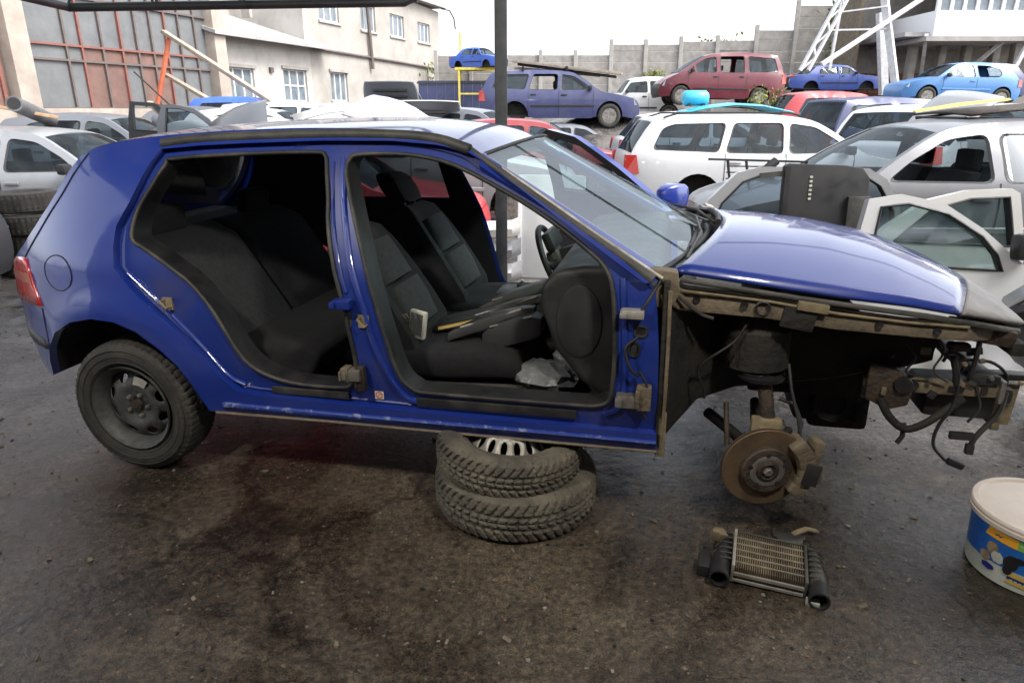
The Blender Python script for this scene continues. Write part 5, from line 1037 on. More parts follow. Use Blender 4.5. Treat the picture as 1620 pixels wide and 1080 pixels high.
make_car('white_hatchback', 'white hatchback beyond the blue roof, left of the post', 'car', 'hatch', (-3.9, 11.6, -.05), rad(4), 'white', G, trim='body')
make_car('white_hatchback', 'white car with sloping windscreen in front of the long plaster building', 'car', 'hatch3', (-5.3, 15.6, .1), rad(0), 'white2', G)
make_car('silver_sedan', 'pale silver saloon between the white cars, left of centre', 'car', 'sedan', (-3.0, 14.8, .1), rad(-8), 'silver2', G)
make_car('blue_off_roader', 'bright blue boxy car below the leaning planks', 'car', 'suv', (X(392, 19.5), 20.2, .22), rad(0), 'vblue', G, noglass=(0,))
make_car('grey_car', 'grey car with its dark bonnet raised before the plaster building', 'car', 'hatch', (X(620, 22), 23.2, .70), rad(-88), 'grey', G, hood_up=rad(62))
v = make_car('white_van', 'white van with teal lettering on its back doors', 'van', 'van', (X(690, 21), 22.0, .06), rad(84), 'white', G, scale=(.9, .95, .9))
lt = MB()
for k, (dx, segs) in enumerate(((-.30, ((-.08, 0, -.08, 1), (.08, 0, .08, 1), (-.08, .5, .08, .5))), (0, ((-.08, 0, 0, 1), (0, 1, .08, 0), (-.04, .4, .04, .4))), (.30, ((-.08, 0, -.08, 1), (-.08, 1, 0, .4), (0, .4, .08, 1), (.08, 1, .08, 0))))):
    for a, b, c, d in segs: lt.beam((-2.125, -(dx+a), .98+b*.24), (-2.125, -(dx+c), .98+d*.24), .05, .012, (1, 0, 0))
lt.build('lettering', 'teal', v)
make_car('dark_grey_car', 'dark grey car left of the blue estate, below the yellow stand', 'car', 'hatch', (X(722, 17.5), 18.3, .12), rad(-62), 'darkgrey', G, wheels=(1, 1, 1, 1))
est = make_car('blue_estate', 'faded navy estate stacked high with planks on its roof', 'car', 'estate', (X(884, 20.2), 21.0, 1.02), rad(0), 'navy', G, scale=(1.02, 1, 1.06), wheels=(1, 1, 0, 1), noglass=(1,))
make_car('grey_hatchback', 'crushed grey car under the navy estate', 'car', 'hatch', (X(884, 20.2)+.4, 20.6, -.30), rad(3), 'grey', G, bare=True)
make_car('white_off_roader', 'white boxy four wheel drive behind the navy estate', 'car', 'suv', (X(1012, 26), 27, 1.02), rad(180), 'white', G)
make_car('burgundy_people_carrier', 'burgundy people carrier raised above the other cars', 'car', 'mpv', (X(1135, 24), 24.9, 1.62), rad(180), 'burg', G, pitch=rad(-1.5), scale=(.93, 1, .98), noglass=(2,))
make_car('blue_saloon', 'dented mid blue saloon on top of the stack by the mast', 'car', 'sedan', (X(1316, 32), 32.8, 2.12), rad(0), 'dacia', G, scale=(.98, 1, .92), wheels=(0, 1, 0, 1))
make_car('red_off_roader', 'red boxy car half hidden under the mid blue saloon', 'car', 'suv', (X(1236, 18)+1.75, 18.7, .32), rad(0), 'red', G, bare=True)
make_car('dark_blue_carrier', 'dark blue people carrier with red tail light behind the white cars', 'car', 'mpv', (X(1300, 14.5)+2.15, 15.6, .02), rad(14), 'dblue', G)
make_car('white_hatchback', 'white hatchback seen from behind, with red and amber tail light', 'car', 'hatch', (6.45, 11.4, .12), rad(48), 'white', G)
make_car('white_estate', 'white estate farther right behind the silver hatchback', 'car', 'estate', (8.4, 12.0, .12), rad(46), 'white2', G)
make_car('light_blue_hatchback', 'light blue three door hatchback raised at the right', 'car', 'hatch3', (X(1515, 24.5), 25.3, 1.60), rad(180), 'sky', G, pitch=rad(-1.5), noglass=(1,), trim='body')
make_car('navy_hatchback', 'navy hatchback partly behind the light blue one', 'car', 'hatch', (X(1545, 27), 28.2, 1.75), rad(180), 'dblue', G)
make_car('white_hatchback', 'white car under the cyan panels before the burgundy carrier', 'car', 'hatch', (X(1140, 14), 15.2, .02), rad(0), 'white', G)
make_car('small_blue_car', 'small blue car lifted on a yellow steel stand far away', 'car', 'sedan', (X(757, 38, 3.4), 38, 3.35), rad(-35), 'vblue', G, scale=(.72, .8, .85), wheels=(0, 0, 0, 0))
# more of the packed rows seen over the blue roof
for k, (lbl, tm, px_, Y_, z_, yw, m_, kw) in enumerate((
    ('white saloon in the row beyond the roof, left of the teal lettered van', 'sedan', 560, 13.0, .05, 8, 'white', {}),
    ('silver hatchback with its bonnet raised, beyond the middle of the blue roof', 'hatch', 640, 15.5, .15, -70, 'silver2', dict(hood_up=rad(55))),
    ('off white estate behind the white saloon', 'estate', 470, 17.5, .22, 5, 'white2', {}),
    ('dark grey hatchback in the row left of the post', 'hatch', 752, 14.8, .1, -20, 'grey', {}),
    ('white hatchback at the back of the rows, before the building door', 'hatch3', 548, 21.0, .25, -30, 'white', {}),
    ('grey estate between the dark blue carrier and the light blue hatchback', 'estate', 1440, 17.0, .25, 20, 'silver', {}),
    ('pale saloon below the light blue hatchback', 'sedan', 1545, 15.5, .25, 170, 'white2', {}),
    ('silver saloon parked behind the hall side planks', 'sedan', 300, 15.8, .18, 4, 'silver', {}))):
    make_car('yard_car', lbl, 'car', tm, (X(px_, Y_), Y_+.8, z_), rad(yw), m_, G, **kw)
# yellow stand
st = empty('yellow_stand', (X(757, 38, 2), 38, .8)); tag(st, 'yellow steel stand carrying the small blue car', 'stand')
for sx in (-1, 1):
    for sy in (-1, 1): MB().box((sx*.95, sy*.6, 1.35), (.1, .1, 2.7)).build('stand_leg', 'yellow', st)
for sy in (-1, 1): MB().box((0, sy*.6, 2.7), (2.3, .12, .12)).build('stand_rail', 'yellow', st); MB().box((0, sy*.6, 1.5), (1.9, .08, .08)).build('stand_rail', 'yellow', st)
for sx in (-1, 1): MB().box((sx*.95, .65, 3.6), (.10, .10, 1.8)).build('stand_arm', 'yellow', st)
# loose panels lying on the cars
def panel(name, label, cat, loc, rot, pts, wd, m, th=.02, dome=.04):
    r = empty(name, loc, rot); tag(r, label, cat); vs = []; n = 8
    for x, z in pts:
        for j in range(n+1): t = -1+2*j/n; vs.append((x, wd*t*(1-.1*abs(x)), z+dome*(1-t*t)))
    o = raw('panel_skin', vs, [(i*(n+1)+j, i*(n+1)+j+1, (i+1)*(n+1)+j+1, (i+1)*(n+1)+j) for i in range(len(pts)-1) for j in range(n)], m, r, smooth=60); o.modifiers.new('t', 'SOLIDIFY').thickness = th
    MB().tube([(pts[0][0], wd*t, pts[0][1]-.01) for t in (-.8, 0, .8)], .012, 5).tube([(p[0], wd*.8, p[1]-.02) for p in pts], .012, 5).build('panel_rib', 'black', r); return r
panel('leaning_bonnet', 'dark grey bonnet leaning across a white car, left of centre', 'bonnet', (X(375, 9.5, 1.4), 9.5, 1.30), (rad(25), rad(-18), rad(10)), [(-.4, -.05), (-.2, .0), (0, .03), (.2, .03), (.42, 0)], .5, 'darkgrey')
panel('leaning_bonnet', 'silver bonnet propped upright with dark underside, at the right', 'bonnet', (X(1505, 9.0, 1.5), 9.0, 1.45), (rad(8), rad(-42), rad(8)), [(-.45, -.02), (-.2, .02), (0, .03), (.2, .02), (.36, -.02)], .45, 'silver2')
panel('leaning_bonnet', 'white bonnet lying tilted above the blue roof, left of the post', 'bonnet', (X(615, 9.3, 1.4), 9.2, 1.44), (rad(16), rad(24), rad(-8)), [(-.4, -.05), (-.2, .0), (0, .03), (.2, .03), (.42, 0)], .5, 'white')
panel('leaning_bonnet', 'pale bonnet lying flat on the white hatchback beyond the blue roof', 'bonnet', (X(455, 9.6, 1.4), 11.5, 1.46), (rad(4), rad(-6), rad(20)), [(-.5, -.05), (-.2, .0), (0, .03), (.2, .03), (.5, 0)], .55, 'white2')
panel('cyan_bonnet', 'cyan car bonnet lying on the white car before the burgundy carrier', 'bonnet', (X(1150, 15, 1.55), 15.0, 1.50), (0, rad(-2), 0), [(-1.2, -.08), (-.6, .04), (0, .09), (.6, .04), (1.2, -.10)], .6, 'cyan')
r = empty('cyan_drum', (X(1102, 15, 1.7), 15.1, 1.58)); tag(r, 'small cyan barrel shaped tank on top of the cyan bonnet', 'tank')
MB().lathe([(-.28, .001), (-.27, .10), (-.22, .15), (.20, .15), (.26, .10), (.27, .001)], 'X', 18, (0, 0, .16)).build('tank_body', 'cyan', r, smooth=50); MB().box((-.15, 0, .02), (.06, .25, .05)).box((.15, 0, .02), (.06, .25, .05)).build('tank_foot', 'black', r)
panel('brown_sheet', 'brown sheet lying on the roof of the silver hatchback at the right', 'sheet', (4.55, 6.75, 1.455), (0, rad(-1), rad(3)), [(-.55, .0), (-.2, .035), (.3, .06), (.8, .08)], .45, M['rustdark'], dome=.02)
r = empty('yellow_strip', (4.40, 7.1, 1.52), (0, rad(-5), .05)); tag(r, 'pale yellow moulding lying on the brown sheet', 'moulding'); MB().loft([[(-.45, -.03, 0), (-.45, .03, 0), (-.45, 0, .02)], [(0, -.04, .02), (0, .04, .02), (0, 0, .05)], [(.5, -.03, .03), (.5, .03, .03), (.5, 0, .05)]]).build('strip', 'yellow', r)
# dark grilles and arms before the white estate (front end of another wreck)
r = empty('stripped_front_frame', (X(1165, 7.2, .9), 7.0, 0), (0, 0, rad(10))); tag(r, 'black stripped front frame and struts before the white estate', 'car frame')
MB().tube([(-.25, 0, .45), (.02, 0, .75), (.35, 0, 1.02)], .045, 8).build('strut', 'black', r, smooth=50); MB().beam((-.35, .05, 1.04), (.75, .05, 1.00), .03, .02).build('upper_bar', 'black', r)
for zz in (.97, .91, .85): MB().beam((.0-.15, .05, zz), (.30, .05, zz-.01), .012).build('grille_bar', 'black', r)
for xx in (-.15, .05): MB().beam((xx, .05, 1.03), (xx+.05, .05, .80), .02).build('frame_upright', 'black', r)
MB().box((-.2, .05, .5), (.3, .3, .35)).box((-.32, 0, .60), (.12, .15, .1)).build('engine_lump', 'rustdark', r, bevel=.03); MB().beam((-.2, .1, 0), (-.2, .1, .5), .06).beam((.35, .1, 0), (.35, .1, 1.0), .05).build('frame_leg', 'black', r)

# tyres stacked at the left
for k, lbl in enumerate(('lowest tyre of the stack at the left edge', 'middle tyre of the stack at the left edge', 'third tyre up in the stack at the left edge', 'topmost tyre of the stack at the left edge')):
    r = empty('stacked_tyre', (-4.62+.03*((k*7) % 3-1), 6.55+.02*(k % 2), .10+.195*k), (0, rad(1.5*(k % 2)), k)); tag(r, lbl, 'tyre', 'tyres stacked by the silver car at the left')
    t = tyre_mesh(.31, .18, .19, 120, 40, 12, .3).build('tyre', 'rubber', r, smooth=30); t.rotation_euler = (rad(90), 0, 0)

# left rear clutter: pipe, planks, loose doors, seat
def bar(name, label, cat, a, b, wd, ht, m, round_=False, group=None):
    a, b = Vector(a), Vector(b); r = empty(name, (a+b)/2); tag(r, label, cat, group); c = (a+b)/2
    if round_: mb = MB().tube([a-c, b-c], wd, 14); o = mb.build('pipe_wall', m, r, smooth=40); MB().tube([(a-c)*1.002, (a-c)*.9], wd*.8, 12).build('pipe_bore', 'black', r)
    else: MB().beam(a-c, b-c, wd, ht).build('plank', m, r, bevel=.006); MB().beam((a-c)*.98+Vector((0, 0, ht*.52)), (b-c)*.98+Vector((0, 0, ht*.52)), wd*.12, .004).build('plank_split', m, r)
    return r
bar('grey_pipe', 'thick grey pipe lying on the cars at the left edge', 'pipe', at(22, 164, 9.0), at(80, 190, 10.2), .095, 0, 'pipe', True)
bar('timber_plank', 'tan plank lying over the roof of the left silver car', 'plank', at(-10, 168, 9.2), at(92, 186, 9.6), .10, .04, 'woodtan')
bar('long_plank', 'long pale plank leaning from the hall window down to the cars', 'plank', at(258, 50, 22.5), at(440, 168, 19.5), .16, .10, 'wood', group='planks leaning by the hall')
bar('long_plank', 'lower pale plank leaning before the hall, below the long one', 'plank', at(262, 118, 22.3), at(372, 182, 19.2), .15, .09, 'wood', group='planks leaning by the hall')
bar('orange_prop', 'orange steel prop leaning against the hall glazing', 'prop', at(268, 60, 22.4), at(248, 172, 21.6), .10, .10, 'orange')
bar('orange_prop', 'short orange prop standing before the bright blue car', 'prop', at(411, 160, 18.6), at(408, 186, 18.5), .09, .09, 'orange')
bar('steel_rod', 'thin dark rod slanting before the red hall panels', 'rod', at(212, 114, 21), at(318, 212, 16), .03, .03, 'black')
bar('white_plank', 'short pale plank standing up between the loose dark doors', 'plank', at(236, 162, 12), at(288, 215, 11.6), .10, .05, 'wood')
loose_door('loose_door', 'dark door frame with an empty window standing at the left', (X(245, 11.2, 1.2), 11.2, .34), (0, rad(3), rad(-5)), 'black', [(-.5, .2), (.5, .2), (.46, .75), (.05, 1.24), (-.05, 1.27), (-.42, 1.27), (-.46, 1.0)], [(-.38, .85), (-.38, 1.22), (-.06, 1.22), (.30, .85)], None)
loose_door('loose_door', 'dark door with pale green glass standing at the left', (X(305, 10.8, 1.2), 10.8, .34), (0, rad(-2), rad(4)), 'darkgrey', [(-.5, .2), (.45, .2), (.45, .75), (.30, 1.02), (.10, 1.18), (-.20, 1.25), (-.36, 1.25), (-.48, 1.0)], [(-.38, .80), (-.30, 1.20), (-.12, 1.19), (.10, 1.11), (.28, .95), (.38, .80)], 'glass')
r = empty('car_seat', (X(254, 12.2, 1.2), 12.2, .65)); tag(r, 'grey car seat with round headrest behind the empty door frame', 'car seat')
MB().loft([[(.24*s_*cos(a), .10*s_*sin(a), z) for a in [2*pi*i/16 for i in range(16)]] for z, s_ in ((0, 1), (.3, 1.05), (.5, .95), (.58, .6))]).build('backrest', 'pipe', r, smooth=50); MB().loft([[(.125*s_*cos(a), .08*s_*sin(a), z) for a in [2*pi*i/16 for i in range(16)]] for z, s_ in ((.58, .75), (.64, 1), (.72, 1.0), (.78, .7), (.79, .3))]).build('headrest', 'grey', r, smooth=60)
for k, (a, b, m) in enumerate(((( 812, 97), (984, 117), 'wood'), ((820, 102), (975, 122), 'rustdark'), ((815, 108), (950, 120), 'wood'))):
    bar('roof_plank', ('uppermost', 'dark middle', 'lowest')[k]+' plank on the roof of the navy estate', 'plank', at(a[0], a[1], 21.3+.2*k), at(b[0], b[1], 20.6+.2*k), .22, .07, m, group='planks on the navy estate')
for sx in (-1.6, -.2, 1.0): 
    pass
rk = MB()
for sx in (-1.0, .2): rk.box((sx, 0, 1.52), (.05, 1.2, .05)).box((sx, -.55, 1.48), (.06, .05, .08)).box((sx, .55, 1.48), (.06, .05, .08))
rk.build('roof_rack', 'black', est)

# ------------------------------------------------------------------ buildings
def wallframe(p0, p1):
    p0, p1 = Vector((p0[0], p0[1], 0)), Vector((p1[0], p1[1], 0)); u = (p1-p0).normalized(); n = Vector((u.y, -u.x, 0)); return p0, u, n, (p1-p0).length      # n: to the right of u
def wall_with_holes(parent, name, p0, p1, zb, zt, holes, m, th=.3):
    o, u, n, L = wallframe(p0, p1); top = zt if callable(zt) else (lambda s: zt)
    outer = [(0, zb), (L, zb), (L, top(L)), (0, top(0))]
    ov, tr, lp = sheet2d(outer, [[(a, c), (b, c), (b, d), (a, d)] for a, b, c, d in holes], 1.2)
    P = lambda s, z, d=0: o+u*s+Vector((0, 0, z))-n*d
    mb = MB(); mb.v = [P(p.x, p.y) for p in ov]; mb.f = list(tr)
    for h in lp:
        k = len(h); b = len(mb.v); mb.v += [P(p[0], p[1]) for p in h]+[P(p[0], p[1], th) for p in h]; mb.f += [(b+i, b+(i+1) % k, b+k+(i+1) % k, b+k+i) for i in range(k)]
    w_ = mb.build(name, m, parent); w_.location = -Vector(parent.location)
    return P
def window(parent, P, a, b, c, d, cols, rows=1, dep=.14, fm='pvc', gm='winglass'):
    w_ = MB(); f = .06
    def bx(s0, s1, z0, z1, d0, d1):
        p = [P(s, z, dd) for s in (s0, s1) for z in (z0, z1) for dd in (d0, d1)]; w_.add(p, [(0, 1, 3, 2), (4, 6, 7, 5), (0, 4, 5, 1), (2, 3, 7, 6), (0, 2, 6, 4), (1, 5, 7, 3)])
    bx(a, b, c, c+f, dep-.04, dep+.03); bx(a, b, d-f, d, dep-.04, dep+.03); 
    for i in range(cols+1):
        s = a+(b-a)*i/cols; s = min(max(s, a+f/2), b-f/2); bx(s-f/2, s+f/2, c+f, d-f, dep-.04, dep+.03)
    for j in range(1, rows): z = c+(d-c)*j/rows; bx(a+f, b-f, z-f/2, z+f/2, dep-.035, dep+.025)
    wo_ = w_.build('window', fm, parent); wo_.location = -Vector(parent.location)
    for i in range(cols):
        for j in range(rows):
            s0, s1 = a+(b-a)*i/cols+f*.4, a+(b-a)*(i+1)/cols-f*.4; z0, z1 = c+(d-c)*j/rows+f*.4, c+(d-c)*(j+1)/rows-f*.4
            raw('pane', [P(s0, z0, dep), P(s1, z0, dep), P(s1, z1, dep), P(s0, z1, dep)], [(0, 1, 2, 3)], gm, wo_)
    return wo_
# long plaster building, one storey lean-to and two storey part
PB0, PB1 = (-10.8, 27.2), (-4.6, 46.0)
o_, u_, n_, L_ = wallframe(PB0, PB1)
def spx(px):    # distance along the facade for a pixel column
    k = (px-810)/FPX*cos(CAM_T); return (o_.x-k*o_.y)/(k*u_.y-u_.x)
pb = empty('plaster_building', (PB0[0], PB0[1], 0)); tag(pb, 'long stained plaster building, two storeys at the far end', 'building')
s2 = spx(498); s3 = L_
win_lo = [(spx(364), spx(408), 1.75, 3.05), (spx(454), spx(490), 1.85, 3.15), (spx(527), spx(553), 1.9, 3.2)]
win_up = [(spx(517), spx(547), 5.35, 6.55), (spx(580), spx(602), 5.3, 6.5), (spx(624), spx(645), 5.3, 6.4), (spx(666), spx(684), 5.3, 6.35)]
door_ = (spx(588), spx(612), .2, 3.3)
Pf = wall_with_holes(pb, 'lower_wall', PB0, tuple((o_+u_*s2).xy), 0, 4.35, win_lo[:2], 'plaster')
q0 = tuple((o_+u_*s2).xy)
Pf2 = wall_with_holes(pb, 'tall_wall', q0, PB1, 0, lambda s: 7.5-.02*s, [tuple([a-s2, b-s2, c, d]) for a, b, c, d in win_up+win_lo[2:]], 'plaster2')
Pall = lambda s, z, d=0: o_+u_*s+Vector((0, 0, z))-n_*d
for k, (a, b, c, d) in enumerate(win_lo): window(pb, Pall, a, b, c, d, 3 if k != 1 else 3, 2 if k == 1 else 1)
for a, b, c, d in win_up: window(pb, Pall, a, b, c, d, 3)
def on(parent, mb, nm, m, **k): o = mb.build(nm, m, parent, **k); o.location = -Vector(parent.location); return o
def wbox(s0, s1, z0, z1, d0, d1):
    p = [Pall(s, z, d) for s in (s0, s1) for z in (z0, z1) for d in (d0, d1)]; return MB().add(p, [(0, 1, 3, 2), (4, 6, 7, 5), (0, 4, 5, 1), (2, 3, 7, 6), (0, 2, 6, 4), (1, 5, 7, 3)])
for a, b, c, d in win_lo: on(pb, wbox(a-.1, b+.1, d, d+.12, -.08, .2), 'lintel', 'concrete'); on(pb, wbox(a-.1, b+.1, c-.1, c, -.08, .2), 'sill', 'concrete')
for a, b, c, d in win_up: on(pb, wbox(a-.1, b+.1, c-.1, c, -.08, .2), 'sill', 'concretew')
lr = MB(); a, b, c, d = Pall(-1, 4.15, -.8), Pall(s2+1.0, 4.15, -.8), Pall(s2+.0, 5.6, 4.0), Pall(-1, 5.6, 4.0)
lr.add([a, b, c, d]+[q-Vector((0, 0, .12)) for q in (a, b, c, d)], [(0, 1, 2, 3), (4, 7, 6, 5), (0, 4, 5, 1), (1, 5, 6, 2), (2, 6, 7, 3), (3, 7, 4, 0)]); on(pb, lr, 'lean_to_roof', 'roofsheet')
on(pb, wbox(-1, s2, 5.3, 7.9, 3.8, 4.1), 'rear_upper_wall', 'plaster'); on(pb, wbox(s2-.3, s2, 4.2, 7.4, 0, 4.0), 'gable_return', 'plaster')
on(pb, wbox(s2-.4, s3+.3, 7.38, 7.55, -.5, 6), 'tall_roof', 'roofsheet'); on(pb, wbox(s3-.02, s3+.28, 0, 7.2, 0, 6), 'end_wall', 'plaster2')
on(pb, MB().tube([Pall(s2+.2, 4.10, -.1), Pall(spx(640), 4.0, -.1), Pall(s3, 3.9, -.1)], .06, 6), 'wall_pipe', 'mull')
on(pb, MB().tube([Pall(spx(586), 7.3, -.15), Pall(spx(590), 3.5, -.15)], .09, 8), 'downpipe', 'mull'); on(pb, MB().tube([Pall(spx(676), 3.9, -.12), Pall(spx(677), .4, -.12)], .05, 6), 'thin_downpipe', 'mull')
on(pb, wbox(spx(432), spx(437), 2.95, 3.15, -.1, .1), 'vent', 'mull'); on(pb, wbox(spx(428), spx(432), 5.0, 5.4, .5, .9), 'roof_vent', 'concrete')
on(pb, MB().tube([Pall(s3, 7.35, -.3), Pall(s3+.6, 7.3, -.6), Pall(s3+1.0, 6.9, -.7), Pall(s3+1.2, 6.3, -.7)], .05, 6), 'gutter_stub', 'mull')
# glazed hall
H0, H1 = (-13.1, 19.9), (-10.75, 26.4)
ho, hu, hn, HL = wallframe(H0, H1); hall = empty('glazed_hall', (H0[0], H0[1], 0)); tag(hall, 'old factory hall with dusty panes, rust red panels and pale pillars', 'building')
Ph = lambda s, z, d=0: ho+hu*s+Vector((0, 0, z))-hn*d
def hbox(s0, s1, z0, z1, d0, d1):
    p = [Ph(s, z, d) for s in (s0, s1) for z in (z0, z1) for d in (d0, d1)]; return MB().add(p, [(0, 1, 3, 2), (4, 6, 7, 5), (0, 4, 5, 1), (2, 3, 7, 6), (0, 2, 6, 4), (1, 5, 7, 3)])
def hz(px):
    k = (px-810)/FPX*cos(CAM_T); return (ho.x-k*ho.y)/(k*hu.y-hu.x)
zb = 1.55; rows = [zb, 2.55, 2.95, 3.05, 4.35, 5.3, 6.3]
on(hall, hbox(-6, HL+.9, 0, zb, -.05, .4), 'base_wall', 'pillar'); on(hall, hbox(-6, HL+.9, 6.4, 7.6, -.1, .4), 'top_wall', 'pillar')
for s in (-.35, HL+.15): on(hall, hbox(s-.28, s+.28, 0, 6.4, -.35, .3), 'pillar', 'pillar', bevel=.02)
cols = [0, .95, 1.35, 1.45, 2.4, 3.2, 3.9, 4.9, 5.6, HL]
cols = [0, 1.25, 1.75, 2.45, 3.15, 3.75, 4.35, 4.95, 5.55, 6.25, HL]
rz = [zb, 2.85, 3.25, 4.55, 5.55, 6.4]
random.seed(21)
for i in range(len(cols)-1):
    for j in range(len(rz)-1):
        c0, c1, z0, z1 = cols[i]+.03, cols[i+1]-.03, rz[j]+.025, rz[j+1]-.025
        red = (j <= 1 and 2 <= i <= 3) or (j == 1 and 4 <= i <= 6) or (j == 0 and 5 <= i <= 6)
        tilt = random.uniform(-.015, .015); p = [Ph(c0, z0, .06+tilt), Ph(c1, z0, .06-tilt), Ph(c1, z1, .06), Ph(c0, z1, .06+tilt)]
        on(hall, MB().add(p, [(0, 1, 2, 3)]), 'pane', 'redpane' if red else 'pane')
for i, c in enumerate(cols): on(hall, hbox(c-.03, c+.03, zb, 6.4, -.02, .09), 'mullion', 'mullred' if i in (2, 4, 7) else 'mull')
for j, z in enumerate(rz): on(hall, hbox(0, HL, z-.03, z+.03, -.025, .085), 'transom', 'mullred' if z in (3.25, 5.55) else 'mull')
on(hall, hbox(-6, -.65, zb, 6.4, .05, .1), 'side_glazing', 'redpane'); 
for s in (-.8, -1.6, -2.6): on(hall, hbox(s-.04, s+.04, zb, 6.4, -.03, .04), 'mullion', 'mullred')
on(hall, hbox(-6, -.65, 3.2, 3.28, -.03, .04), 'transom', 'mullred')
# concrete panel fence
fn = empty('concrete_fence', (0, 40, 0)); tag(fn, 'tall fence of stacked grey concrete slabs between pale posts', 'fence')
FX = [X(p, 40, 4) for p in (690, 745, 800, 855, 910, 966, 1020, 1075, 1132, 1192, 1252, 1312, 1372, 1430)]
def topz(px_i): return [4.30, 4.30, 4.32, 4.32, 4.32, 4.85, 4.85, 5.0, 5.05, 5.55, 6.75, 6.75, 6.75][px_i]
random.seed(4)
for i in range(len(FX)-1):
    zt = topz(i); z = .6; ht = .56
    while z < zt-.05:
        h = min(ht, zt-z); o = MB().box(((FX[i]+FX[i+1])/2, random.uniform(-.015, .015), z+h/2), (FX[i+1]-FX[i]-.02, .12+random.uniform(-.02, .02), h-.014)).build('slab', 'concrete', fn, bevel=.012, seg=1); z += ht
for i, x in enumerate(FX): MB().box((x, -.08, (topz(min(i, 12))+.25)/2+.3), (.20, .20, topz(min(i, 12))+.25-.6)).build('post', 'concretew', fn, bevel=.015, seg=1)
# dark gate panel beside the plaster building
r = empty('dark_gate', (X(728, 38), 38, 0)); tag(r, 'dark blue grey sheet gate beside the plaster building', 'gate'); 
for k in range(9): MB().box((-1.9+k*.47, .01*(k % 2), 1.5), (.46, .05, 2.9)).build('sheet', 'dblue', r)
MB().box((0, -.05, 2.85), (4.4, .06, .10)).box((0, -.05, .4), (4.4, .06, .1)).build('gate_rail', 'post', r)
# lattice mast legs
mast = empty('lattice_mast', (X(1370, 29, 3), 29.5, 1.4)); tag(mast, 'white lattice mast standing between the stacked cars', 'mast'); mo = Vector(mast.location)
def mb_(a, b, w_, nm='mast_leg'): o = MB().beam(Vector(a)-mo, Vector(b)-mo, w_).build(nm, 'galv', mast); return o
LA, LB = at(1272, 112, 29), at(1350, -30, 29.8); LC, LD = at(1426, 152, 28.4), at(1396, -30, 29.4)
for dx in (-.16, .16): mb_(LA+Vector((dx, 0, 0)), LB+Vector((dx, 0, 0)), .11)
for k in range(7):
    t0, t1 = k/7, (k+1)/7; s = 1 if k % 2 else -1; mb_(LA.lerp(LB, t0)+Vector((.16*s, 0, 0)), LA.lerp(LB, t1)-Vector((.16*s, 0, 0)), .06, 'lacing')
mb_(LC-Vector((0, 0, .6)), LD, .24); mb_(at(1300, 102, 28.8), at(1462, -4, 29), .16, 'brace'); mb_(at(1318, 48, 29), at(1404, 46, 29), .06, 'brace'); mb_(at(1312, 112, 30), at(1336, -20, 30.4), .10); mb_(at(1325, 20, 29), at(1404, 10, 29), .05, 'brace')
mb_(at(1398, 150, 31), at(1394, 20, 31), .30, 'rear_leg')
# building with glazed overhang at the right
ob = empty('overhang_building', (X(1530, 33, 5), 33, 1.2)); tag(ob, 'building with white parapet and glazed overhang at the top right', 'building'); oo = Vector(ob.location)
def obb(p0, p1, Y0, Y1, z0, z1, nm, m, **k):
    x0, x1 = p0, p1; return MB().box((((x0+x1)/2-oo.x), (Y0+Y1)/2-oo.y, (z0+z1)/2-oo.z), (x1-x0, Y1-Y0, z1-z0)).build(nm, m, ob, **k)
xa, xb, xc = X(1462, 32, 5), X(1612, 32, 5), X(1760, 33, 5)
obb(xa, xb, 31.2, 36, 4.42, 5.42, 'parapet', 'pvc', bevel=.02); obb(xa-.3, xb+.1, 31.1, 36, 4.24, 4.42, 'floor_edge', 'concretew'); obb(xa-1.6, xc, 36, 36.4, 1, 9.5, 'rear_wall', 'concrete'); obb(xb+.02, xc, 31.8, 36, 4.55, 9.5, 'side_block', 'plaster2')
for k in range(8):
    x = xa+.15+(xb-xa-.3)*k/7; obb(x-.07, x+.07, 31.35, 31.5, 5.42, 7.4, 'window_post', 'pvc')
    if k < 7: obb(x+.08, x+(xb-xa-.3)/7-.08, 31.42, 31.46, 5.43, 7.38, 'pane', 'winglass')
obb(xa, xb, 31.3, 36, 7.4, 7.8, 'upper_floor', 'concretew')
for px_ in (1445, 1490, 1530, 1575, 1608): x = X(px_, 33, 3); obb(x-.15, x+.15, 33.2, 33.6, 1.2, 4.5, 'column', 'concrete', bevel=.02)
MB().beam(Vector((xa-.2, 31.3, 4.5))-oo, Vector((xa+2.0, 35, 1.6))-oo, .14).build('brace', 'galv', ob); MB().beam(Vector((xb-.6, 31.5, 4.5))-oo, Vector((xb-2.0, 34.5, 1.6))-oo, .14).build('brace', 'galv', ob); MB().beam(Vector((xb+.3, 31, 5.2))-oo, Vector((xb-1.0, 31, 1.8))-oo, .16).build('brace', 'galv', ob)
obb(xa-1.0, xa, 31.5, 36, 4.45, 4.62, 'side_deck', 'roofsheet'); obb(xa-1.9, xa-1.7, 34, 36, 2, 8, 'side_post', 'rust')
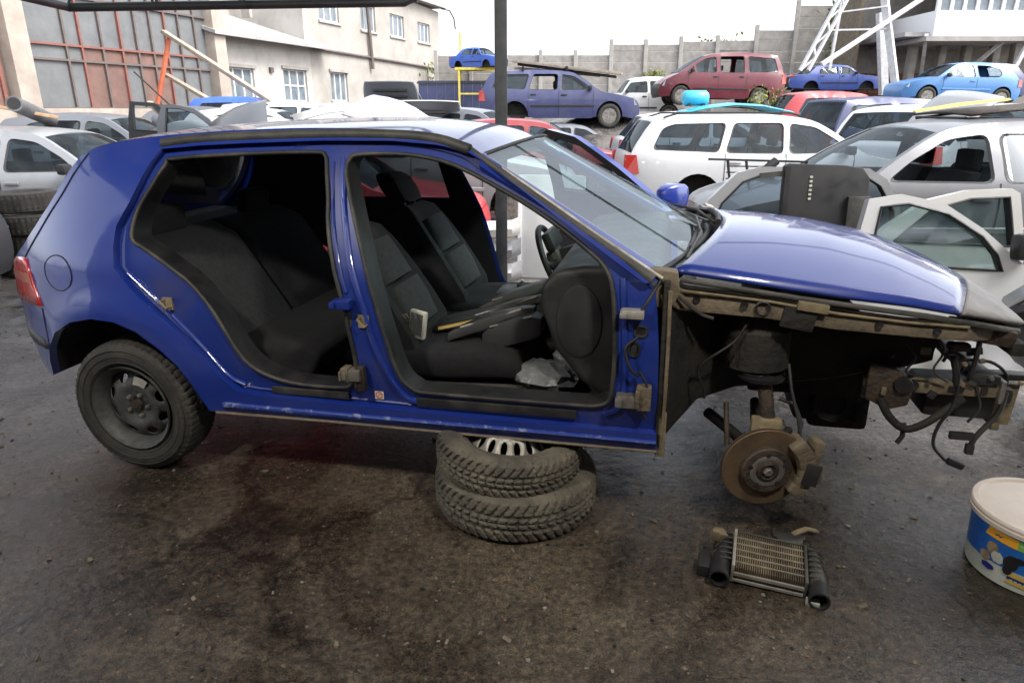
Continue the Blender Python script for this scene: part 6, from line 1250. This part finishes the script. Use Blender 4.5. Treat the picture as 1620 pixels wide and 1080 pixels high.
# old brick wall low behind the blue saloon
bw = empty('brick_wall', (X(1385, 36, 3), 36, 1.3)); tag(bw, 'low old brick wall behind the mid blue saloon', 'wall'); random.seed(9)
bme = None
for j in range(8):
    for i in range(9):
        if bme is None: o = MB().box((0, 0, 0), (.46, .2, .22)).build('brick', 'brick', bw, bevel=.012, seg=1); bme = o.data
        else: o = bpy.data.objects.new('brick', bme); C.objects.link(o); o.parent = bw
        o.location = (-2+i*.48+(.24 if j % 2 else 0), random.uniform(-.02, .02), .12+j*.24)
# vegetation: leaves on branches
def shrub(name, label, loc, rx, ry, rz_, n, size, m, seed, cat='shrub'):
    random.seed(seed); r = empty(name, loc); tag(r, label, cat); tr_ = MB()
    tips = []
    for k in range(7):
        a = random.random()*2*pi; p = [Vector((0, 0, 0))]
        for q in range(4): p.append(p[-1]+Vector((cos(a)*rx*.22*random.uniform(.3, 1), sin(a)*ry*.22, rz_*.25*random.uniform(.7, 1.1))))
        tr_.tube(p, [.05, .04, .03, .02, .008], 5); tips += p[1:]
    tr_.build('stems', 'bark', r); lf = MB()
    for k in range(n):
        c = random.choice(tips); v = Vector((random.gauss(0, rx*.30), random.gauss(0, ry*.3), random.gauss(0, rz_*.16)))+c
        e = Euler((random.random()*6, random.random()*6, random.random()*6)).to_matrix(); s = size*random.uniform(.6, 1.3)
        lf.add([v+e @ Vector(q) for q in ((-s, 0, 0), (0, s*.5, 0), (s, 0, .2*s), (0, -s*.5, 0))], [(0, 1, 2, 3)])
    lf.build('foliage', m, r); return r
shrub('ivy_bush', 'green climber growing up the fence behind the mast', (X(1345, 38, 4), 38.5, 2.6), 1.2, .8, 4.2, 1500, .13, 'leaf', 1)
shrub('ivy_bush', 'pale green creeper hanging below the mast brace', (X(1385, 37, 4), 37.5, 1.6), 2.2, .8, 2.6, 1500, .12, 'leafy', 2)
shrub('weed_shrub', 'yellow green bush on the fence behind the burgundy carrier', (X(1152, 41, 4), 40.6, 3.5), 2.0, .4, 1.3, 1100, .12, 'leafy', 3)
shrub('weed_shrub', 'yellow green bush beside the dark gate', (X(712, 44, 3), 44.0, 1.6), 1.6, .8, 2.3, 700, .13, 'leafy', 5)
shrub('weed_shrub', 'small green weeds left of the red boxy car', (X(1228, 19, 1.6), 19.5, .6), .5, .5, 1.3, 500, .07, 'leafy', 6)
shrub('weed_shrub', 'small yellow green tuft on the fence slabs', (X(1038, 39.2, 3), 39.3, 2.6), .8, .4, .8, 300, .10, 'leafy', 7)
